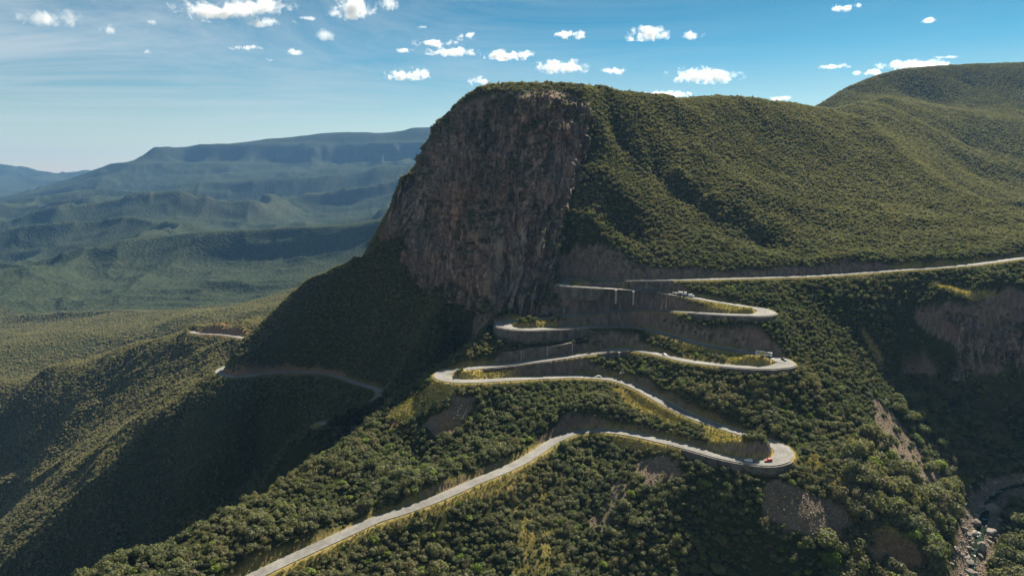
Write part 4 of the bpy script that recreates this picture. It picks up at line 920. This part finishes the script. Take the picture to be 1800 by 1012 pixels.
# ---------------------------------------------------------------- vehicles and sign
def paint(name, col, rough=.35, spec=.5, metal=0):
    m, nt, b = new_mat(name); b.inputs['Base Color'].default_value = (*col, 1); b.inputs['Roughness'].default_value = rough; b.inputs['Specular IOR Level'].default_value = spec; b.inputs['Metallic'].default_value = metal
    return m
m_white = paint('white_paint', (.78, .78, .76)); m_red = paint('red_paint', (.45, .03, .02)); m_dark = paint('dark_paint', (.035, .04, .045)); m_glass = paint('car_glass', (.01, .013, .016), .08)
m_tyre = paint('tyre', (.02, .02, .02), .9, .1); m_silver = paint('silver_paint', (.45, .46, .47), .35); m_lamp = paint('lamp_glass', (.8, .78, .7), .1); m_tail = paint('tail_lamp', (.4, .02, .02), .2)
m_canvas = paint('canvas', (.62, .58, .5), .9); m_steel = paint('dark_steel', (.07, .07, .075), .6)
def hull(name, prof, half, mat, parent, top_in=.12):
    """prof: side outline (x,z) closed, extruded to width with a slight tumblehome"""
    import bmesh
    zs_ = [p[1] for p in prof]; z0_, z1_ = min(zs_), max(zs_); bm = bmesh.new(); A = []; B = []
    for (x, z) in prof:
        k = half - top_in * max(0, (z - z0_) / (z1_ - z0_)) ** 2
        A.append(bm.verts.new((x, -k, z))); B.append(bm.verts.new((x, k, z)))
    bm.faces.new(A); bm.faces.new(B[::-1]); n_ = len(prof)
    for i in range(n_): bm.faces.new((A[i], B[i], B[(i + 1) % n_], A[(i + 1) % n_]))
    bmesh.ops.recalc_face_normals(bm, faces=bm.faces[:])
    bmesh.ops.bevel(bm, geom=[e for e in bm.edges], offset=.05, segments=2, affect='EDGES', clamp_overlap=True)
    me = bpy.data.meshes.new(name); bm.to_mesh(me); bm.free(); me.materials.append(mat); return link_mesh(name, me, parent)
def wheel(parent, x, y, r=.34, w_=.24):
    V = []; F = []
    for s_ in (-1, 1):
        for i in range(16): a = i * math.pi / 8; V.append((x + r * math.cos(a), y + s_ * w_ / 2, r + r * math.sin(a)))
    for i in range(16): F.append((i, (i + 1) % 16, 16 + (i + 1) % 16, 16 + i))
    F.append(tuple(range(15, -1, -1))); F.append(tuple(range(16, 32)))
    me = bpy.data.meshes.new('wheel'); me.from_pydata(V, [], F); me.materials.append(m_tyre); return link_mesh('wheel', me, parent)
def on_road(px, py, lane, rev=False):
    i = ridx(px, py); c = main_road[i, :2] + RN[i] * lane; a = math.atan2(_t[i][1], _t[i][0]) + (math.pi if rev else 0); return (c[0], c[1], main_road[i, 2] + CAMZ + .14), a
def car(px, py, lane, rev, mat, label, kind='suv', open_bonnet=False):
    loc, a = on_road(px, py, lane, rev); t = thing('car', label, 'car', loc, a)
    if kind == 'suv':
        hull('body', [(-2.3, .35), (2.3, .35), (2.35, .75), (2.2, .98), (1.2, 1.08), (-2.25, 1.1), (-2.35, .8)], .93, mat, t)
        hull('roof', [(-2.2, 1.08), (1.0, 1.08), (.35, 1.72), (-2.0, 1.76)], .86, mat, t, .16); g_ = [(-2.05, 1.14), (.92, 1.12), (.38, 1.6), (-1.9, 1.64)]
    else:
        hull('body', [(-2.2, .3), (2.2, .3), (2.25, .62), (2.1, .82), (1.1, .92), (-1.6, .95), (-2.2, .9)], .88, mat, t)
        hull('roof', [(-1.6, .92), (.95, .92), (.25, 1.42), (-1.0, 1.44)], .80, mat, t, .16); g_ = [(-1.42, .97), (.86, .95), (.25, 1.34), (-.95, 1.36)]
    hull('window', g_, .875 if kind == 'suv' else .815, m_glass, t, .165)
    for x in (-1.4, 1.4):
        for y in (-.84, .84): wheel(t, x, y)
    for y in (-.62, .62):
        box_part('headlight', (2.22, y - .17, .62), (2.38, y + .17, .78), m_lamp, t); box_part('tail_light', (-2.4, y - .14, .7), (-2.2, y + .14, .9), m_tail, t)
    return t
car(1317, 809, -0.6, False, m_white, 'white off-road car on the lowest front leg, left of the red car', 'suv')
car(1351, 812, .8, False, m_red, 'red car stopped at the inner kerb of the lowest right hairpin', 'suv')
car(1051, 663, -.9, True, m_white, 'white car on the leg right of the third left hairpin, half out of the shade', 'sedan')
car(1169, 624.5, .2, True, m_white, 'white car cresting the bend under the rock face, third road from the top', 'sedan')
car(1377, 633, -1.8, False, m_dark, 'dark grey car in the shade ahead of the bus at the middle right hairpin', 'sedan')
# bus
loc, a = on_road(1344, 625.5, -.5, False); t = thing('bus', 'white coach with a long dark window band entering the middle right hairpin', 'bus', loc, a)
hull('body', [(-5.8, .45), (5.8, .45), (5.95, 1.5), (5.75, 3.1), (-5.75, 3.15), (-5.95, 1.2)], 1.25, m_white, t, .1)
for sy_ in (-1, 1): box_part('window_band', (-5.3, sy_ * 1.19 - .06, 1.75), (5.1, sy_ * 1.19 + .06, 2.6), m_glass, t)
box_part('windscreen', (5.80, -1.08, 1.45), (5.98, 1.08, 2.8), m_glass, t); box_part('rear_window', (-5.98, -.95, 1.9), (-5.8, .95, 2.7), m_glass, t)
box_part('air_conditioner', (-3, -.8, 3.1), (.2, .8, 3.38), m_white, t)
for x in (-3.6, 3.7):
    for y in (-1.12, 1.12): wheel(t, x, y, .5, .3)
for y in (-.85, .85): box_part('headlight', (5.8, y - .2, .8), (6.02, y + .2, 1.05), m_lamp, t)
# long flatbed truck with trailer, stopped on the upper leg
loc, a = on_road(1197, 518, -.3, False); t = thing('truck', 'long flatbed truck with a pale load stopped on the upper leg in the shade', 'truck', loc, a)
box_part('chassis', (-6.5, -.5, .7), (5.8, .5, 1.0), m_steel, t); box_part('flatbed', (-6.6, -1.25, 1.05), (3.2, 1.25, 1.25), m_steel, t)
hull('cab', [(3.7, .6), (6.0, .6), (6.05, 1.8), (5.75, 2.9), (3.7, 3.0)], 1.22, m_white, t, .08); hull('windscreen', [(5.6, 1.75), (6.1, 1.75), (5.88, 2.65), (5.5, 2.65)], 1.05, m_glass, t, .08)
hull('load', [(-1.6, 1.27), (2.6, 1.27), (2.5, 2.9), (-1.4, 2.95)], 1.12, m_canvas, t, .25); hull('load', [(-6.4, 1.27), (-2.0, 1.27), (-2.2, 1.95), (-6.2, 1.95)], 1.15, m_canvas, t, .2)
for x in (-5.2, -4.0, 1.0, 4.9):
    for y in (-1.05, 1.05): wheel(t, x, y, .5, .34)
loc, a = on_road(1213, 521, -.3, False); loc = (loc[0], loc[1], loc[2]); t = thing('van', 'small white van standing just in front of the long truck', 'van', (loc[0] + 1.6 * math.cos(a), loc[1] + 1.6 * math.sin(a), loc[2]), a)
hull('body', [(-2.4, .4), (2.4, .4), (2.45, 1.1), (1.7, 1.25), (1.1, 2.1), (-2.3, 2.15)], .95, m_white, t, .12); hull('window', [(1.18, 1.32), (1.76, 1.30), (1.2, 2.02), (.6, 2.04)], .93, m_glass, t, .12)
for x in (-1.5, 1.5):
    for y in (-.86, .86): wheel(t, x, y)
i = ridx(1086, 668); c = main_road[i, :2] - RN[i] * (main_hw[i] + 2.6); t = thing('road_sign', 'blank white signboard at the foot of the bank, right of the white car', 'sign', (c[0], c[1], float(height(c[0], c[1])) + CAMZ), 0)
box_part('panel', (-1.9, -.06, 1.0), (1.9, .06, 2.7), m_white, t); box_part('post', (-1.5, .065, -.4), (-1.35, .2, 2.6), m_steel, t); box_part('post', (1.35, .065, -.4), (1.5, .2, 2.6), m_steel, t)
# guard rail on the lowest right hairpin
a0, b0 = sorted((ridx(1345, 812), ridx(1180, 777))); W = main_road[a0:b0+1]; nn = -RN[a0:b0+1]; hw_ = main_hw[a0:b0+1]; t = thing('guard_rail', 'thin steel guard rail on the outer edge of the lowest front leg', 'guard rail')
strip_solid('rail', W, nn, hw_ - .30, hw_ - .22, .55, .82, m_silver, t)
for q in range(0, len(W), 2):
    c = W[q, :2] + nn[q] * (hw_[q] - .14); box_part('post', (c[0] - .07, c[1] - .07, W[q, 2] + CAMZ), (c[0] + .07, c[1] + .07, W[q, 2] + CAMZ + .75), m_steel, t)

# ---------------------------------------------------------------- stream and boulders
m_water, nt, b = new_mat('water'); P = N(nt, 'ShaderNodeNewGeometry').outputs['Position']
foam = ramp(nt, noise_(nt, P, .22, 5, .65, .6), [(.56, 0.0), (.66, 1.0)])
LK(nt, mixc(nt, foam, (.018, .028, .016), (.5, .5, .48)), b.inputs['Base Color']); b.inputs['Roughness'].default_value = .85; b.inputs['Specular IOR Level'].default_value = 0.0
bp = N(nt, 'ShaderNodeBump'); bp.inputs['Distance'].default_value = .15; LK(nt, noise_(nt, P, 1.5, 4), bp.inputs['Height']); LK(nt, bp.outputs[0], b.inputs['Normal'])
rv = river.copy(); rv[:, 2] = np.minimum.accumulate(rv[:, 2]); tt = np.gradient(rv[:, :2], axis=0); tt /= np.linalg.norm(tt, axis=1)[:, None]; nr_ = np.stack([-tt[:, 1], tt[:, 0]], 1)
k = np.linspace(-1, 1, 5); V = np.zeros((len(rv), 5, 3)); hwr = 2.4 + 1.2 * vnoise(np.arange(len(rv)) * .3, np.zeros(len(rv)), 3)
for c in (0, 1): V[:, :, c] = rv[:, None, c] + nr_[:, None, c] * k[None] * hwr[:, None]
V[:, :, 2] = height(rv[:, 0], rv[:, 1])[:, None] + CAMZ + .9
wo = mesh_grid('water', V, len(rv), 5, m_water); wo['kind'] = 'structure'
BL = [(1742, 893, 9.5, 'largest grey boulder in the middle of the stream'), (1715, 918, 5.5, 'tilted boulder just below the largest one, left bank'), (1740, 934, 6.5, 'broad pale slab boulder under the largest boulder'), (1712, 936, 4, 'round boulder left of the broad pale slab'),
      (1755, 862, 5, 'brown boulder at the upper right end of the stream'), (1735, 868, 3.4, 'small pale boulder at the top of the stream'), (1762, 880, 3.2, 'flat pale boulder on the right bank near the top'), (1724, 960, 7.5, 'long flat slab lying across the stream'),
      (1704, 988, 4.6, 'whitish wedge boulder low in the stream'), (1690, 953, 3.0, 'white stone on the left bank beside the long slab'), (1686, 968, 2.6, 'small white stone below the long slab'), (1708, 1004, 4.0, 'lowest brown boulder at the bottom edge')]
for i, (px, py, sz, lb) in enumerate(BL):
    q = atz(px, py, -238.0)
    for _ in range(6): q = atz(px, py, float(height(q[0], q[1])) + .8)
    o = link_mesh('boulder', stone_mesh('boulder', 700 + i, m_stone, 3), None, (q[0], q[1], q[2] + CAMZ)); o.scale = (sz * .72, sz * .6, sz * .5); o.rotation_euler = (0, .1, i * 1.3); o['label'] = lb; o['category'] = 'boulder'; o['group'] = 'boulders in the gorge stream'
kinds = stuff_kinds('stream_stone_kinds', [stone_mesh('stone', 800 + i, m_stone, 2) for i in range(4)]); NG = scatter_nodes()
p = jitter(360, 520, 1.7, 150, 480); dv = river_d(p); ok = (dv < 12) & (rng.random(len(p)) < .38 * (1 - dv / 14)); p = p[ok]; n = len(p); r_ = .35 + 1.9 * rng.random(n) ** 3
scatter('stream_stones', np.stack([p[:, 0], p[:, 1], height(p[:, 0], p[:, 1]) + CAMZ + .4], 1), np.stack([r_ * 1.3, r_, r_ * .7], 1), rng.uniform(-.4, 6, (n, 3)) * [.1, .1, 1], rng.integers(0, 4, n), 'pale stones along the stream bed', 'stones')

# ---------------------------------------------------------------- clouds: a real layer of small cumulus about 1.4 km above the camera
m_cl = bpy.data.materials.new('cloud'); m_cl.use_nodes = True; nt = m_cl.node_tree; nt.nodes.clear()
out = N(nt, 'ShaderNodeOutputMaterial'); tc = N(nt, 'ShaderNodeTexCoord'); P = tc.outputs['Object']; oi = N(nt, 'ShaderNodeObjectInfo')
geo = N(nt, 'ShaderNodeNewGeometry')
sx = N(nt, 'ShaderNodeSeparateXYZ'); LK(nt, P, sx.inputs[0])
ln = N(nt, 'ShaderNodeVectorMath', operation='LENGTH'); LK(nt, mapping(nt, P, (1, 1, 1), loc=(0, 0, 0)), ln.inputs[0])
nz = noise_(nt, geo.outputs['Position'], 0.0085, 8, 0.68, 0.35)
dens_ = math_(nt, 'ADD', math_(nt, 'MULTIPLY', ln.outputs['Value'], -1.25), 0.66)
dens_ = math_(nt, 'ADD', dens_, math_(nt, 'MULTIPLY', math_(nt, 'SUBTRACT', nz, 0.5), 4.6))
dens_ = math_(nt, 'MULTIPLY', dens_, 0.06); dens_ = math_(nt, 'MAXIMUM', dens_, 0.0); dens_ = math_(nt, 'MINIMUM', dens_, 0.05)
ca = N(nt, 'ShaderNodeAttribute'); ca.attribute_type = 'OBJECT'; ca.attribute_name = 'thick'
vs_ = N(nt, 'ShaderNodeVolumePrincipled'); vs_.inputs['Color'].default_value = (1, 1, 1, 1); vs_.inputs['Anisotropy'].default_value = .35
LK(nt, math_(nt, 'MULTIPLY', dens_, ca.outputs['Fac']), vs_.inputs['Density']); LK(nt, vs_.outputs[0], out.inputs['Volume'])
import bmesh
bm = bmesh.new(); bmesh.ops.create_icosphere(bm, subdivisions=3, radius=1)
for v in bm.verts: v.co *= 1 + .12 * mn.noise(v.co * 2); v.co.z = max(v.co.z, -.62)
cme = bpy.data.meshes.new('cloud'); bm.to_mesh(cme); bm.free(); cme.materials.append(m_cl)
CLOUDS = [(88, 35, 84, 22, .35, 'long wispy cloud at the far upper left of the sky'), (193, 53, 34, 14, .35, 'small ragged cloud right of the wispy cloud at the upper left'), (263, 40, 30, 10, .7, 'small oval cloud left of the large broken cloud bank'),
 (385, 20, 140, 26, .8, 'large broken cloud bank, its wide left part'), (450, 14, 110, 26, .8, 'large broken cloud bank, its right part reaching the top edge'), (467, 39, 76, 14, .7, 'thin flat cloud hanging just under the large broken cloud bank'), (436, 84, 48, 10, .5, 'small flat cloud in mid air below the large broken bank'),
 (260, 91, 18, 8, .3, 'faintest little cloud, alone in the left sky'), (515, 92, 28, 9, .9, 'small bright cloud alone above the cirrus veil'), (477, 106, 20, 5, .35, 'faint sliver of cloud beside the small bright cloud'), (542, 33, 36, 6, .6, 'thin sliver of cloud left of the puffy white cloud at the top'),
 (582, 24, 40, 13, .7, 'small cloud touching the left side of the puffy white cloud'), (626, 17, 74, 38, 1.3, 'puffiest white cloud near the top of the sky'), (684, 9, 42, 24, 1.2, 'rounded white cloud right of the puffiest one, at the top edge'), (575, 62, 54, 18, .35, 'ragged torn wisp below the puffiest white cloud'),
 (745, 48, 20, 6, .8, 'tiny cloud alone above the cluster left of the summit'), (763, 77, 66, 13, .9, 'slanting cloud at the upper left of the cluster over the summit'), (820, 64, 48, 14, 1.0, 'topmost cloud of the cluster left of the summit'), (713, 88, 30, 10, .9, 'leftmost small cloud of the cluster left of the summit'),
 (795, 92, 80, 14, .9, 'lowest ragged cloud of the cluster left of the summit'), (811, 79, 16, 6, .7, 'tiny puff in the middle of the cluster left of the summit'), (718, 132, 76, 19, 1.3, 'bright cloud in the gap between the far mesa and the summit'), (895, 98, 80, 16, 1.2, 'flat bright cloud straight above the summit'),
 (843, 143, 42, 14, .9, 'cloud half hidden by the left shoulder of the summit'), (1000, 62, 48, 15, 1.2, 'small bright cloud high above the right end of the summit'), (986, 119, 98, 22, 1.2, 'wide cloud just above the right end of the summit'), (1079, 125, 42, 12, 1.1, 'small oval cloud right of the wide cloud over the summit'),
 (1137, 61, 66, 23, 1.2, 'puffy cloud, left one of the pair in the middle of the right sky'), (1213, 63, 44, 16, 1.2, 'compact cloud, right one of the pair in the middle of the right sky'), (1236, 134, 112, 24, 1.4, 'largest white cloud over the right ridge'), (1164, 167, 90, 11, 1.1, 'flat cloud resting on the ridge line right of the summit'),
 (1483, 13, 40, 14, 1.1, 'small bright cloud at the upper right'), (1509, 10, 14, 7, .8, 'tiny puff right beside the small bright cloud at the upper right'), (1635, 36, 22, 9, .8, 'tiny lone cloud high at the far right'), (1468, 117, 46, 7, .8, 'thin cloud left of the farther hill'),
 (1536, 128, 30, 11, .9, 'little cloud just over the left shoulder of the farther hill'), (1505, 129, 18, 7, .8, 'smallest puff beside the left shoulder of the farther hill'), (1606, 115, 110, 12, 1.0, 'long flat cloud along the top of the farther hill'), (1372, 173, 44, 8, .8, 'faint flat cloud low in the dip between the two hills'), (1665, 101, 38, 4, .4, 'thin streak above the long flat cloud over the farther hill')]
for i, (px, py, w_, h_, th, lb) in enumerate(CLOUDS):
    r = ray(px, py); alt = 1400.0 + 90 * math.sin(i * 2.1); dd = min(alt / r[2] * r[1], 14500.0); p = r * (dd / r[1]); f_ = np.linalg.norm(p) / FPX
    o = link_mesh('cloud', cme, None, (p[0], p[1], p[2] + CAMZ)); o.scale = (w_ * f_ * .66, max(w_ * .5, h_) * f_ * .6, h_ * f_ * .70); o['thick'] = float(th) * 90.0 / max(120.0, h_ * f_); o['label'] = lb; o['category'] = 'cloud'; o['group'] = 'small clouds in the sky'

# ---------------------------------------------------------------- haze
zmin = Z.min() + CAMZ - 1; zmax = max(Z.max() + 12, 130) + CAMZ
hz = bpy.data.objects.new('haze', box_mesh('haze', (-21500, -60, zmin), (21500, rows[-1] + 60, zmax))); scene.collection.objects.link(hz); hz['kind'] = 'stuff'
m_h = bpy.data.materials.new('haze'); m_h.use_nodes = True; nt = m_h.node_tree; nt.nodes.clear()
out = N(nt, 'ShaderNodeOutputMaterial'); pv = N(nt, 'ShaderNodeVolumePrincipled'); pv.inputs['Color'].default_value = (0.20, 0.44, 0.82, 1); pv.inputs['Density'].default_value = 3.4e-5; pv.inputs['Anisotropy'].default_value = 0.2
LK(nt, pv.outputs[0], out.inputs['Volume']); hz.data.materials.append(m_h)
